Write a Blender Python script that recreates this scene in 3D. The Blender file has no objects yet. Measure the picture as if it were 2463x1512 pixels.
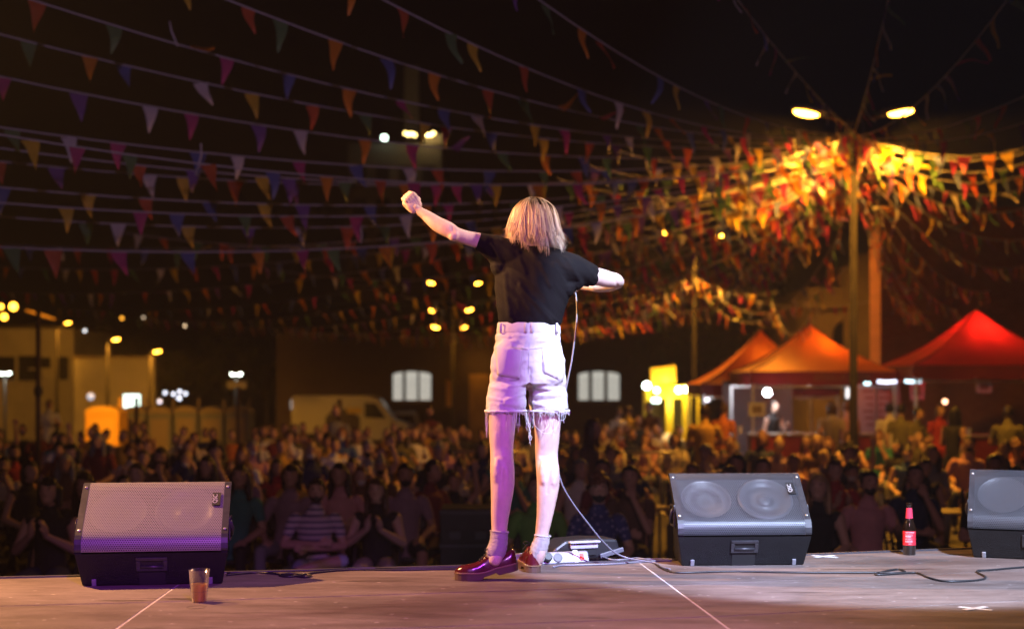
import bpy, bmesh, math, random
import numpy as np
from mathutils import Vector, Matrix, noise
from mathutils.bvhtree import BVHTree

# ------------------------------------------------------------------ camera, sky, lights, exposure
sc = bpy.context.scene
F, CX, HY = 3420.0, 1231.0, 923.0      # focal length and horizon in a 2462 px wide frame
CZ, SZ = 2.12, 1.30                    # eye height and stage floor height above the ground


def P(x, y, D):
    """world point seen at (x, y) at distance D along the view"""
    return Vector(((x - CX) * D / F, D, CZ - (y - HY) * D / F))


def G(x, y, z=SZ):
    """world point on the level z seen at (x, y)"""
    return P(x, y, F * (CZ - z) / (y - HY))


cam = bpy.data.cameras.new('camera')
cam.sensor_width = 36.0
cam.lens = 36.0 * F / 2462.0
cam.shift_y = (HY - 756.0) / 2462.0
cam.clip_start, cam.clip_end = 0.05, 2000
cam.dof.use_dof = True
cam.dof.focus_distance = 6.08
cam.dof.aperture_fstop = 1.8
co = bpy.data.objects.new('camera', cam)
co.location = (0, 0, CZ)
co.rotation_euler = (math.pi / 2, 0, 0)
sc.collection.objects.link(co)
sc.camera = co

sc.view_settings.view_transform = 'Standard'
sc.view_settings.look = 'None'
sc.view_settings.exposure = 0.0
sc.view_settings.gamma = 1.0
sc.cycles.use_denoising = True
sc.cycles.max_bounces = 6
sc.cycles.diffuse_bounces = 2
sc.cycles.glossy_bounces = 3
sc.cycles.transmission_bounces = 6
sc.cycles.transparent_max_bounces = 8
sc.cycles.caustics_reflective = False
sc.cycles.caustics_refractive = False
sc.cycles.sample_clamp_indirect = 4.0

w = bpy.data.worlds.new('World')
sc.world = w
w.use_nodes = True
nt = w.node_tree
bg = nt.nodes['Background']
sky = nt.nodes.new('ShaderNodeTexSky')
sky.sky_type = 'NISHITA'
sky.sun_disc = False
sky.sun_elevation = math.radians(-6)
sky.sun_rotation = math.radians(200)
mixn = nt.nodes.new('ShaderNodeMix')
mixn.data_type = 'RGBA'
mixn.inputs[0].default_value = 0.9
mixn.inputs[7].default_value = (0.62, 0.36, 0.20, 1)     # town glow on the night sky
nt.links.new(sky.outputs[0], mixn.inputs[6])
nt.links.new(mixn.outputs[2], bg.inputs[0])
bg.inputs[1].default_value = 0.002

COL = sc.collection


def spot(name, loc, target, energy, color, deg=40, blend=0.6, size=0.08):
    l = bpy.data.lights.new(name, 'SPOT')
    l.energy, l.color = energy, color
    l.spot_size, l.spot_blend, l.shadow_soft_size = math.radians(deg), blend, size
    o = bpy.data.objects.new(name, l)
    o.location = loc
    o.rotation_euler = (Vector(target) - Vector(loc)).to_track_quat('-Z', 'Y').to_euler()
    COL.objects.link(o)
    return o


def point(name, loc, energy, color, size=0.1):
    l = bpy.data.lights.new(name, 'POINT')
    l.energy, l.color, l.shadow_soft_size = energy, color, size
    o = bpy.data.objects.new(name, l)
    o.location = loc
    COL.objects.link(o)
    return o


# stage lamps on the rig, all outside the picture: cool white profile from the right of the rear truss,
# violet from the rear truss, amber from the left front tower, a dim wash over the audience; plus an added spot for the raised arm
spot('stage_lamp_white', (4.0, -1.0, 9.0), (1.55, 6.6, 2.1), 21000, (0.58, 0.69, 1.0), 18.0, 0.18, 0.05)
spot('stage_lamp_violet', (1.2, -1.6, 5.6), (-0.6, 5.35, 1.15), 2500, (0.42, 0.03, 1.0), 31, 0.8, 0.06)
spot('stage_lamp_amber', (-4.5, 6.85, 5.0), (0.0, 5.8, 1.7), 3300, (1.0, 0.48, 0.17), 66, 0.5, 0.06)
spot('stage_lamp_side', (4.6, 5.6, 5.6), (0.12, 6.1, 2.98), 1800, (1.0, 0.74, 0.55), 6.5, 0.6, 0.06)
spot('arm_fill_spot', (-4.6, 4.9, 4.4), P(1040, 532, 6.04), 3000, (1.0, 0.43, 0.13), 6.5, 0.5, 0.05)  # added narrow spot that only brightens the raised forearm
spot('stage_lamp_warm', (1.0, 8.3, 6.2), (0.2, 5.9, 1.6), 350, (1.0, 0.62, 0.40), 50, 0.6, 0.08)
spot('stage_lamp_house', (0.6, -2.5, 5.6), (0.0, 13.5, 1.6), 620, (0.95, 0.50, 0.66), 46, 0.8, 0.2)
spot('stage_lamp_high', (0.0, -2.5, 5.4), (-2.5, 14.0, 7.8), 1000, (0.72, 0.48, 1.0), 46, 0.6, 0.2)

# ------------------------------------------------------------------ helpers
RN = random.Random(11)
MATS = {}


def mat(name, col, rough=0.6, metal=0.0, var=0.0, vscale=8.0, bump=0.0, bscale=60.0, spec=0.5, coat=0.0,
        emit=None, es=0.0, translucent=0.0, sss=0.0, sheen=0.0, stretch=None):
    if name in MATS:
        return MATS[name]
    m = bpy.data.materials.new(name)
    MATS[name] = m
    m.use_nodes = True
    nt = m.node_tree
    b = nt.nodes['Principled BSDF']
    b.inputs['Base Color'].default_value = (*col, 1)
    b.inputs['Roughness'].default_value = rough
    b.inputs['Metallic'].default_value = metal
    b.inputs['Specular IOR Level'].default_value = spec
    b.inputs['Coat Weight'].default_value = coat
    b.inputs['Coat Roughness'].default_value = 0.12
    b.inputs['Sheen Weight'].default_value = sheen
    if sss:
        b.inputs['Subsurface Weight'].default_value = sss
        b.inputs['Subsurface Radius'].default_value = (0.02, 0.008, 0.004)
        b.inputs['Subsurface Scale'].default_value = 0.5
    if emit:
        b.inputs['Emission Color'].default_value = (*emit, 1)
        b.inputs['Emission Strength'].default_value = es
    tc = None
    if var or bump:
        tc = nt.nodes.new('ShaderNodeTexCoord')
        mp = nt.nodes.new('ShaderNodeMapping')
        nt.links.new(tc.outputs['Object'], mp.inputs[0])
        if stretch:
            mp.inputs['Scale'].default_value = stretch
    if var:
        n = nt.nodes.new('ShaderNodeTexNoise')
        n.inputs['Scale'].default_value = vscale
        n.inputs['Detail'].default_value = 5
        n.inputs['Roughness'].default_value = 0.65
        nt.links.new(mp.outputs[0], n.inputs['Vector'])
        r = nt.nodes.new('ShaderNodeValToRGB')
        r.color_ramp.elements[0].position = 0.28
        r.color_ramp.elements[1].position = 0.72
        r.color_ramp.elements[0].color = (*[c * (1 - var) for c in col], 1)
        r.color_ramp.elements[1].color = (*[min(1, c * (1 + var)) for c in col], 1)
        nt.links.new(n.outputs['Fac'], r.inputs[0])
        nt.links.new(r.outputs[0], b.inputs['Base Color'])
        rr = nt.nodes.new('ShaderNodeMapRange')
        rr.inputs[3].default_value = max(0.02, rough - 0.12)
        rr.inputs[4].default_value = min(1, rough + 0.12)
        nt.links.new(n.outputs['Fac'], rr.inputs[0])
        nt.links.new(rr.outputs[0], b.inputs['Roughness'])
    if bump:
        n2 = nt.nodes.new('ShaderNodeTexNoise')
        n2.inputs['Scale'].default_value = bscale
        n2.inputs['Detail'].default_value = 4
        nt.links.new(mp.outputs[0], n2.inputs['Vector'])
        bp = nt.nodes.new('ShaderNodeBump')
        bp.inputs['Strength'].default_value = bump
        bp.inputs['Distance'].default_value = 0.01
        nt.links.new(n2.outputs['Fac'], bp.inputs['Height'])
        nt.links.new(bp.outputs[0], b.inputs['Normal'])
    if translucent:
        t = nt.nodes.new('ShaderNodeBsdfTranslucent')
        t.inputs[0].default_value = (*col, 1)
        mx = nt.nodes.new('ShaderNodeMixShader')
        mx.inputs[0].default_value = translucent
        out = nt.nodes['Material Output']
        nt.links.new(b.outputs[0], mx.inputs[1])
        nt.links.new(t.outputs[0], mx.inputs[2])
        nt.links.new(mx.outputs[0], out.inputs[0])
    return m


def emis(name, col, s):
    return mat(name, (0.8, 0.8, 0.8), 0.4, emit=col, es=s)


def glass(name, col, ior=1.45, rough=0.02, thin=False):
    if name in MATS:
        return MATS[name]
    m = bpy.data.materials.new(name)
    MATS[name] = m
    m.use_nodes = True
    nt = m.node_tree
    b = nt.nodes['Principled BSDF']
    b.inputs['Base Color'].default_value = (*col, 1)
    b.inputs['Roughness'].default_value = rough
    b.inputs['IOR'].default_value = ior
    if thin:
        t = nt.nodes.new('ShaderNodeBsdfTransparent')
        t.inputs[0].default_value = (*col, 1)
        fr = nt.nodes.new('ShaderNodeLayerWeight')
        fr.inputs[0].default_value = 0.35
        mr = nt.nodes.new('ShaderNodeMapRange')
        mr.inputs[3].default_value = 0.05
        mr.inputs[4].default_value = 0.65
        mx = nt.nodes.new('ShaderNodeMixShader')
        gl = nt.nodes.new('ShaderNodeBsdfGlossy')
        gl.inputs['Roughness'].default_value = max(rough, 0.06)
        gl.inputs['Color'].default_value = (0.9, 0.9, 0.9, 1)
        m2 = nt.nodes.new('ShaderNodeMixShader')
        m2.inputs[0].default_value = 0.08
        nt.links.new(gl.outputs[0], m2.inputs[1])
        nt.links.new(b.outputs[0], m2.inputs[2])
        nt.links.new(fr.outputs['Facing'], mr.inputs[0])
        nt.links.new(mr.outputs[0], mx.inputs[0])
        nt.links.new(t.outputs[0], mx.inputs[1])
        nt.links.new(m2.outputs[0], mx.inputs[2])
        nt.links.new(mx.outputs[0], nt.nodes['Material Output'].inputs[0])
    else:
        b.inputs['Transmission Weight'].default_value = 1.0
    return m


def frame(t, up=Vector((0, 0, 1))):
    t = Vector(t).normalized()
    s = t.cross(up)
    if s.length < 1e-4:
        s = t.cross(Vector((0, 1, 0)))
    s.normalize()
    return s, s.cross(t).normalized()


def catmull(pts, per=6):
    """resample rows (any number of columns) with a Catmull-Rom spline"""
    p = np.array(pts, float)
    if len(p) < 3:
        t = np.linspace(0, 1, per + 1)[:, None]
        return p[0] * (1 - t) + p[-1] * t
    q = np.vstack([2 * p[0] - p[1], p, 2 * p[-1] - p[-2]])
    out = []
    for i in range(len(p) - 1):
        a, b, c, d = q[i:i + 4]
        for k in range(per):
            t = k / per
            out.append(0.5 * (2 * b + (c - a) * t + (2 * a - 5 * b + 4 * c - d) * t * t + (3 * b - a - 3 * c + d) * t ** 3))
    out.append(p[-1])
    return np.array(out)


class MB:
    def __init__(s):
        s.v, s.f, s.m = [], [], []

    def add(s, verts, faces, m=0):
        o = len(s.v)
        s.v += [tuple(q) for q in verts]
        s.f += [tuple(i + o for i in f) for f in faces]
        s.m += [m] * len(faces)
        return s

    def box(s, c, d, rot=None, m=0, taper=1.0):
        hx, hy, hz = d[0] / 2, d[1] / 2, d[2] / 2
        vs = []
        for z in (-1, 1):
            k = taper if z > 0 else 1.0
            for x, y in ((-1, -1), (1, -1), (1, 1), (-1, 1)):
                q = Vector((x * hx * k, y * hy * k, z * hz))
                if rot is not None:
                    q = rot @ q
                vs.append(q + Vector(c))
        return s.add(vs, [(3, 2, 1, 0), (4, 5, 6, 7), (0, 1, 5, 4), (1, 2, 6, 5), (2, 3, 7, 6), (3, 0, 4, 7)], m)

    def bar(s, a, b, wd, ht=None, m=0, up=Vector((0, 0, 1))):
        a, b = Vector(a), Vector(b)
        ht = ht or wd
        sx, u = frame(b - a, up)
        vs = []
        for q in (a, b):
            for x, y in ((-1, -1), (1, -1), (1, 1), (-1, 1)):
                vs.append(q + sx * (x * wd / 2) + u * (y * ht / 2))
        return s.add(vs, [(3, 2, 1, 0), (4, 5, 6, 7), (0, 1, 5, 4), (1, 2, 6, 5), (2, 3, 7, 6), (3, 0, 4, 7)], m)

    def tube(s, pts, r, n=8, m=0, cap=True, up=Vector((0, 0, 1)), closed=False):
        """pts list of points; r a number, a list, or a list of (rx, ry)"""
        pts = [Vector(p[:3]) for p in pts]
        k = len(pts)
        rr = [r] * k if isinstance(r, (int, float)) else list(r)
        vs, fs = [], []
        s0 = None
        for i, p in enumerate(pts):
            t = (pts[min(i + 1, k - 1)] - pts[max(i - 1, 0)])
            if t.length < 1e-9:
                t = Vector((0, 0, 1))
            t.normalize()
            if s0 is None:
                sx, u = frame(t, up)
            else:
                sx = s0 - t * s0.dot(t)
                sx = sx.normalized() if sx.length > 1e-6 else frame(t, up)[0]
                u = sx.cross(t).normalized()
            s0 = sx
            q = rr[i]
            rx, ry = (q, q) if isinstance(q, (int, float, np.floating)) else q
            for j in range(n):
                a = 2 * math.pi * j / n
                vs.append(p + sx * (math.cos(a) * rx) + u * (math.sin(a) * ry))
        for i in range(k - 1):
            for j in range(n):
                j2 = (j + 1) % n
                fs.append((i * n + j, (i + 1) * n + j, (i + 1) * n + j2, i * n + j2))
        if cap:
            fs.append(tuple(range(n)))
            fs.append(tuple(reversed(range((k - 1) * n, k * n))))
        return s.add(vs, fs, m)

    def lathe(s, prof, n=24, c=(0, 0, 0), m=0, cap=True, axis=None):
        """prof list of (r, z) from bottom to top"""
        c = Vector(c)
        vs, fs = [], []
        for r, z in prof:
            for j in range(n):
                a = 2 * math.pi * j / n
                q = Vector((math.cos(a) * r, math.sin(a) * r, z))
                if axis is not None:
                    q = axis @ q
                vs.append(c + q)
        k = len(prof)
        for i in range(k - 1):
            for j in range(n):
                j2 = (j + 1) % n
                fs.append((i * n + j, i * n + j2, (i + 1) * n + j2, (i + 1) * n + j))
        if cap:
            fs.append(tuple(reversed(range(n))))
            fs.append(tuple(range((k - 1) * n, k * n)))
        return s.add(vs, fs, m)

    def prism(s, poly, a, b, m=0):
        """poly: 3-D points of one face; a, b: offsets of the two ends"""
        a, b = Vector(a), Vector(b)
        n = len(poly)
        vs = [Vector(p) + a for p in poly] + [Vector(p) + b for p in poly]
        fs = [tuple(reversed(range(n))), tuple(range(n, 2 * n))]
        fs += [(i, (i + 1) % n, n + (i + 1) % n, n + i) for i in range(n)]
        return s.add(vs, fs, m)

    def ball(s, c, r, n=12, m=0, rot=None):
        r = (r, r, r) if isinstance(r, (int, float)) else r
        vs, fs = [], []
        h = n // 2
        for i in range(1, h):
            th = math.pi * i / h
            for j in range(n):
                ph = 2 * math.pi * j / n
                q = Vector((math.sin(th) * math.cos(ph) * r[0], math.sin(th) * math.sin(ph) * r[1], math.cos(th) * r[2]))
                vs.append((rot @ q if rot is not None else q) + Vector(c))
        t0, t1 = Vector((0, 0, r[2])), Vector((0, 0, -r[2]))
        if rot is not None:
            t0, t1 = rot @ t0, rot @ t1
        vs += [t0 + Vector(c), t1 + Vector(c)]
        a, b = len(vs) - 2, len(vs) - 1
        for j in range(n):
            j2 = (j + 1) % n
            fs.append((a, j, j2))
            fs.append((b, (h - 2) * n + j2, (h - 2) * n + j))
            for i in range(h - 2):
                fs.append((i * n + j, (i + 1) * n + j, (i + 1) * n + j2, i * n + j2))
        return s.add(vs, fs, m)

    def mesh(s, name, mats, smooth=False, fix=True):
        me = bpy.data.meshes.new(name)
        me.from_pydata(s.v, [], s.f)
        for q in (mats if isinstance(mats, (list, tuple)) else [mats]):
            me.materials.append(q)
        if any(s.m):
            me.polygons.foreach_set('material_index', s.m)
        if fix:
            bm = bmesh.new()
            bm.from_mesh(me)
            bmesh.ops.recalc_face_normals(bm, faces=bm.faces)
            bm.to_mesh(me)
            bm.free()
        if smooth:
            me.polygons.foreach_set('use_smooth', [True] * len(me.polygons))
        me.update()
        return me

    def build(s, name, mats, parent=None, smooth=False, bevel=0.0, loc=None, fix=True):
        o = bpy.data.objects.new(name, s.mesh(name, mats, smooth, fix))
        COL.objects.link(o)
        if parent is not None:
            o.parent = parent
        if loc is not None:
            o.location = loc
        if bevel:
            q = o.modifiers.new('bevel', 'BEVEL')
            q.width, q.segments, q.limit_method = bevel, 2, 'ANGLE'
        return o


def tag(o, label=None, cat=None, group=None, kind=None):
    if label:
        o['label'] = label
    if cat:
        o['category'] = cat
    if group:
        o['group'] = group
    if kind:
        o['kind'] = kind
    return o


def thing(name, label, cat, loc=(0, 0, 0), rz=0.0, group=None):
    o = bpy.data.objects.new(name, None)
    o.empty_display_size = 0.1
    o.location = loc
    o.rotation_euler = (0, 0, rz)
    COL.objects.link(o)
    return tag(o, label, cat, group)


def copy_tree(o, parent=None):
    c = o.copy()
    COL.objects.link(c)
    c.parent = parent
    for ch in list(o.children):
        copy_tree(ch, c)
    return c


def remesh(mb, vox, smooth_it=3, fac=0.5):
    me = mb.mesh('tmp', [], fix=True)
    o = bpy.data.objects.new('tmp', me)
    COL.objects.link(o)
    q = o.modifiers.new('r', 'REMESH')
    q.mode, q.voxel_size = 'VOXEL', vox
    if smooth_it:
        q = o.modifiers.new('s', 'SMOOTH')
        q.factor, q.iterations = fac, smooth_it
    dg = bpy.context.evaluated_depsgraph_get()
    out = bpy.data.meshes.new_from_object(o.evaluated_get(dg), preserve_all_data_layers=False, depsgraph=dg)
    bpy.data.objects.remove(o)
    bpy.data.meshes.remove(me)
    out.polygons.foreach_set('use_smooth', [True] * len(out.polygons))
    return out


def put(name, me, mats, parent=None):
    me.name = name
    me.materials.clear()
    for q in (mats if isinstance(mats, (list, tuple)) else [mats]):
        me.materials.append(q)
    o = bpy.data.objects.new(name, me)
    COL.objects.link(o)
    if parent is not None:
        o.parent = parent
    return o


def get_co(me):
    a = np.empty(len(me.vertices) * 3, np.float32)
    me.vertices.foreach_get('co', a)
    return a.reshape(-1, 3)


def set_co(me, a):
    me.vertices.foreach_set('co', np.ascontiguousarray(a, np.float32).ravel())
    me.update()


def get_no(me):
    a = np.empty(len(me.vertices) * 3, np.float32)
    me.vertices.foreach_get('normal', a)
    return a.reshape(-1, 3)


def letters(txt, size, mtl, name, parent, mw, depth=0.001, align='CENTER', sx=1.0):
    cu = bpy.data.curves.new('t', 'FONT')
    cu.body, cu.size, cu.extrude = txt, size, depth
    cu.align_x, cu.align_y = align, 'CENTER'
    o = bpy.data.objects.new('t', cu)
    COL.objects.link(o)
    dg = bpy.context.evaluated_depsgraph_get()
    me = bpy.data.meshes.new_from_object(o.evaluated_get(dg))
    bpy.data.objects.remove(o)
    a = get_co(me)
    a[:, 0] *= sx
    set_co(me, a)
    me.transform(mw)
    return put(name, me, mtl, parent)
# ------------------------------------------------------------------ ground, stage
def ground_z(x, y):
    t = min(1, max(0, (y - 33.5) / 9.0))
    return -1.05 * t * t * (3 - 2 * t)


asphalt = mat('asphalt', (0.055, 0.05, 0.046), 0.8, var=0.35, vscale=0.6, bump=0.4, bscale=40)
mb = MB()
xs = list(range(-400, -60, 60)) + list(range(-60, 61, 6)) + list(range(100, 401, 60))
ys = list(range(-60, 0, 20)) + list(range(0, 60, 2)) + list(range(60, 120, 12)) + [160, 240, 400, 700]
for y in ys:
    for x in xs:
        mb.v.append((x, y, ground_z(x, y)))
nx = len(xs)
for j in range(len(ys) - 1):
    for i in range(nx - 1):
        mb.f.append((j * nx + i, j * nx + i + 1, (j + 1) * nx + i + 1, (j + 1) * nx + i))
        mb.m.append(0)
tag(mb.build('ground', asphalt, smooth=True), kind='structure')


def edge_y(x):
    return 6.39 + (0.18 if x < 0 else 0.30) * x


def floor_material():
    m = bpy.data.materials.new('deck_board')
    m.use_nodes = True
    nt = m.node_tree
    N, L = nt.nodes, nt.links
    b = N['Principled BSDF']
    tc = N.new('ShaderNodeTexCoord')

    def nz(scale, stretch, detail=5, rough=0.6):
        mp = N.new('ShaderNodeMapping')
        mp.inputs['Scale'].default_value = stretch
        L.new(tc.outputs['Object'], mp.inputs[0])
        n = N.new('ShaderNodeTexNoise')
        n.inputs['Scale'].default_value = scale
        n.inputs['Detail'].default_value = detail
        n.inputs['Roughness'].default_value = rough
        L.new(mp.outputs[0], n.inputs['Vector'])
        return n

    def ramp(n, p0, c0, p1, c1):
        r = N.new('ShaderNodeValToRGB')
        r.color_ramp.elements[0].position, r.color_ramp.elements[1].position = p0, p1
        r.color_ramp.elements[0].color, r.color_ramp.elements[1].color = (*c0, 1), (*c1, 1)
        L.new(n.outputs[0], r.inputs[0])
        return r

    def mix(a, c, fac, mode='MULTIPLY', f=1.0):
        x = N.new('ShaderNodeMix')
        x.data_type, x.blend_type = 'RGBA', mode
        x.inputs[0].default_value = f
        L.new(a, x.inputs[6])
        if isinstance(c, tuple):
            x.inputs[7].default_value = (*c, 1)
        else:
            L.new(c, x.inputs[7])
        if fac is not None:
            L.new(fac, x.inputs[0])
        return x.outputs[2]

    grain = ramp(nz(6, (1.0, 3.2, 3), 9, 0.72), 0.28, (0.12, 0.093, 0.083), 0.72, (0.26, 0.21, 0.19))
    blot = ramp(nz(1.3, (0.7, 2.2, 1), 4), 0.36, (0.50, 0.45, 0.43), 0.62, (1, 1, 1))
    smudge = ramp(nz(2.6, (0.7, 3.4, 1), 5, 0.55), 0.27, (0.30, 0.26, 0.24), 0.35, (1, 1, 1))
    fine = ramp(nz(90, (1, 4, 4), 2), 0.2, (0.7, 0.7, 0.7), 0.8, (1.15, 1.15, 1.15))
    c = mix(grain.outputs[0], blot.outputs[0], None)
    c = mix(c, smudge.outputs[0], None)
    c = mix(c, fine.outputs[0], None)
    # pale flecks and scrapes
    mp = N.new('ShaderNodeMapping')
    mp.inputs['Scale'].default_value = (2.2, 7.5, 1)
    mp.inputs['Rotation'].default_value = (0, 0, 0.15)
    L.new(tc.outputs['Object'], mp.inputs[0])
    vo = N.new('ShaderNodeTexVoronoi')
    vo.inputs['Scale'].default_value = 3.2
    L.new(mp.outputs[0], vo.inputs['Vector'])
    fl = ramp(vo, 0.05, (1, 1, 1), 0.07, (0, 0, 0))
    c = mix(c, (0.62, 0.57, 0.54), fl.outputs[0], 'MIX')
    vo2 = N.new('ShaderNodeTexVoronoi')
    vo2.inputs['Scale'].default_value = 9
    mp2 = N.new('ShaderNodeMapping')
    mp2.inputs['Scale'].default_value = (0.6, 5, 1)
    mp2.inputs['Rotation'].default_value = (0, 0, -0.35)
    L.new(tc.outputs['Object'], mp2.inputs[0])
    L.new(mp2.outputs[0], vo2.inputs['Vector'])
    fl2 = ramp(vo2, 0.03, (0.5, 0.5, 0.5), 0.05, (0, 0, 0))
    c = mix(c, (0.55, 0.5, 0.48), fl2.outputs[0], 'MIX')
    L.new(c, b.inputs['Base Color'])
    rr = N.new('ShaderNodeMapRange')
    rr.inputs[3].default_value, rr.inputs[4].default_value = 0.42, 0.7
    L.new(nz(3, (1, 3, 1)).outputs[0], rr.inputs[0])
    L.new(rr.outputs[0], b.inputs['Roughness'])
    bp = N.new('ShaderNodeBump')
    bp.inputs['Strength'].default_value = 0.25
    bp.inputs['Distance'].default_value = 0.004
    L.new(nz(60, (1, 4, 1), 4).outputs[0], bp.inputs['Height'])
    L.new(bp.outputs[0], b.inputs['Normal'])
    return m


deck_m = floor_material()
alu = mat('aluminium', (0.62, 0.60, 0.58), 0.38, 1.0, var=0.15, vscale=15)
alu_dull = mat('aluminium_dull', (0.50, 0.46, 0.44), 0.6, 0.2, var=0.2, vscale=15)
blackcloth = mat('black_skirt', (0.012, 0.012, 0.013), 0.9, var=0.2)
seams = [(-5.36, 0.005), (-3.37, -0.016), (-1.382, -0.037), (0.61, -0.0795), (2.60, -0.10), (4.60, -0.12)]


def sx_at(i, y):
    return seams[i][0] + seams[i][1] * (y - 6.25)


def deck_pt(i, k):
    """corner where column seam i meets row line k (rows count back from the front edge)"""
    x = seams[i][0]
    for _ in range(6):
        y = edge_y(x) - 0.79 * k
        x = sx_at(i, y)
    return Vector((x, y, 0))


stage = thing('stage', None, None)
tag(stage, 'wooden stage floor of brown boards with pale metal seams', None, None, 'structure')
for i in range(len(seams) - 1):
    for k in (0, 1, 2, 3, 10):
        k2 = {3: 10}.get(k, k + 1)
        if k == 10:
            continue
        a, b, c, d = deck_pt(i, k2), deck_pt(i + 1, k2), deck_pt(i + 1, k), deck_pt(i, k)
        ctr = (a + b + c + d) / 4
        q = []
        for p in (a, b, c, d):
            v = p - ctr
            q.append(ctr + Vector((v.x - math.copysign(0.0055, v.x), v.y - math.copysign(0.0055, v.y), 0)))
        mb = MB()
        mb.prism([p + Vector((0, 0, SZ - 0.03)) for p in q], (0, 0, 0), (0, 0, 0.03))
        mb.build('deck_panel', deck_m, stage)
mb = MB()
for i in range(len(seams) - 1):
    a, b, c, d = deck_pt(i, 10), deck_pt(i + 1, 10), deck_pt(i + 1, 0), deck_pt(i, 0)
    mb.prism([p + Vector((0, 0, SZ - 0.12)) for p in (a, b, c, d)], (0, 0, 0), (0, 0, 0.1185))
mb.build('deck_frame', alu_dull, stage)
mb = MB()
for i in range(len(seams) - 1):
    a, b = deck_pt(i, 0), deck_pt(i + 1, 0)
    mb.prism([a + Vector((0, 0.004, SZ - 0.09)), b + Vector((0, 0.004, SZ - 0.09)), b + Vector((0, 0.03, SZ - 0.09)), a + Vector((0, 0.03, SZ - 0.09))],
             (0, 0, 0), (0, 0, 0.096))
mb.build('edge_rail', mat('edge_rail', (0.10, 0.10, 0.12), 0.45, 0.6), stage)
mb = MB()
for i in range(len(seams) - 1):
    a, b = deck_pt(i, 0), deck_pt(i + 1, 0)
    mb.prism([a + Vector((0, 0.01, 0.01)), b + Vector((0, 0.01, 0.01)), b + Vector((0, 0.02, 0.01)), a + Vector((0, 0.02, 0.01))],
             (0, 0, 0), (0, 0, SZ - 0.11))
mb.build('skirt', blackcloth, stage)

tape = mat('white_tape', (0.78, 0.76, 0.74), 0.7, var=0.15, vscale=30)
for (x, y, s, lab) in ((2345, 1463, 0.062, 'white tape cross stuck on the stage floor below the bottle'),
                       (1983, 1338, 0.066, 'white tape cross on the stage edge beside the bluish floor monitor')):
    c = G(x, y)
    t = thing('tape_cross', lab, 'tape', (c.x, c.y, SZ), 0.25, 'tape marks on the stage')
    for a in (0.35, -0.95):
        mb = MB()
        d = Vector((math.cos(a), math.sin(a), 0))
        e = Vector((-d.y, d.x, 0)) * 0.012
        mb.prism([-d * s - e, d * s - e, d * s + e, -d * s + e], (0, 0, 0.0015 + 0.001 * (a > 0)), (0, 0, 0.0022 + 0.001 * (a > 0)))
        mb.build('tape_strip', tape, t)

# ------------------------------------------------------------------ floor monitors
mon_black = mat('monitor_black', (0.006, 0.006, 0.007), 0.6, var=0.35, vscale=30, bump=0.5, bscale=350, spec=0.3)
mon_trim = mat('monitor_trim', (0.035, 0.035, 0.04), 0.42, 0.2, var=0.3, vscale=40)
mon_dark = mat('monitor_inside', (0.01, 0.01, 0.01), 0.8)
cone_m = mat('speaker_cone', (0.07, 0.07, 0.074), 0.4)
rubber = mat('grey_rubber', (0.22, 0.22, 0.24), 0.6)
steel = mat('steel', (0.6, 0.6, 0.62), 0.3, 1.0)
badge_w = mat('badge_silver', (0.75, 0.75, 0.76), 0.35, 0.4)


def grille_material(name, base, hole_r):
    m = bpy.data.materials.new(name)
    m.use_nodes = True
    nt = m.node_tree
    N, L = nt.nodes, nt.links
    b = N['Principled BSDF']
    b.inputs['Base Color'].default_value = (*base, 1)
    b.inputs['Metallic'].default_value = 0.25
    b.inputs['Roughness'].default_value = 0.42
    uv = N.new('ShaderNodeUVMap')
    uv.uv_map = 'uv'
    sp = N.new('ShaderNodeSeparateXYZ')
    L.new(uv.outputs[0], sp.inputs[0])
    a, bb = 0.0094, 0.0094 * 1.732

    def M(op, x, y=None):
        n = N.new('ShaderNodeMath')
        n.operation = op
        for k, q in ((0, x), (1, y)):
            if q is None:
                continue
            if isinstance(q, (int, float)):
                n.inputs[k].default_value = q
            else:
                L.new(q, n.inputs[k])
        return n.outputs[0]

    def lat(off):
        fx = M('MULTIPLY', M('SUBTRACT', M('FRACT', M('ADD', M('DIVIDE', sp.outputs[0], a), off)), 0.5), a)
        fy = M('MULTIPLY', M('SUBTRACT', M('FRACT', M('ADD', M('DIVIDE', sp.outputs[1], bb), off)), 0.5), bb)
        return M('SQRT', M('ADD', M('MULTIPLY', fx, fx), M('MULTIPLY', fy, fy)))
    d = M('MINIMUM', lat(0.0), lat(0.5))
    hole = M('LESS_THAN', d, hole_r)
    t = N.new('ShaderNodeBsdfTransparent')
    mx = N.new('ShaderNodeMixShader')
    L.new(hole, mx.inputs[0])
    L.new(b.outputs[0], mx.inputs[1])
    L.new(t.outputs[0], mx.inputs[2])
    L.new(mx.outputs[0], N['Material Output'].inputs[0])
    return m


grille_m = grille_material('perforated_grille', (0.075, 0.078, 0.09), 0.0034)
grille_lit = grille_material('lit_grille', (0.26, 0.25, 0.24), 0.0025)  # finer-holed copy, the amber light on it put into its paler colour
# side profile of the cabinet: (depth away from the player, height, half width)
LIP, CREASE, TOP = (-0.030, 0.135, 0.305), (-0.010, 0.205, 0.307), (0.205, 0.398, 0.300)
BF, BACKT, BACK, BB = (0.018, 0.0, 0.280), (0.245, 0.398, 0.296), (0.37, 0.26, 0.262), (0.34, 0.0, 0.255)


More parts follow.
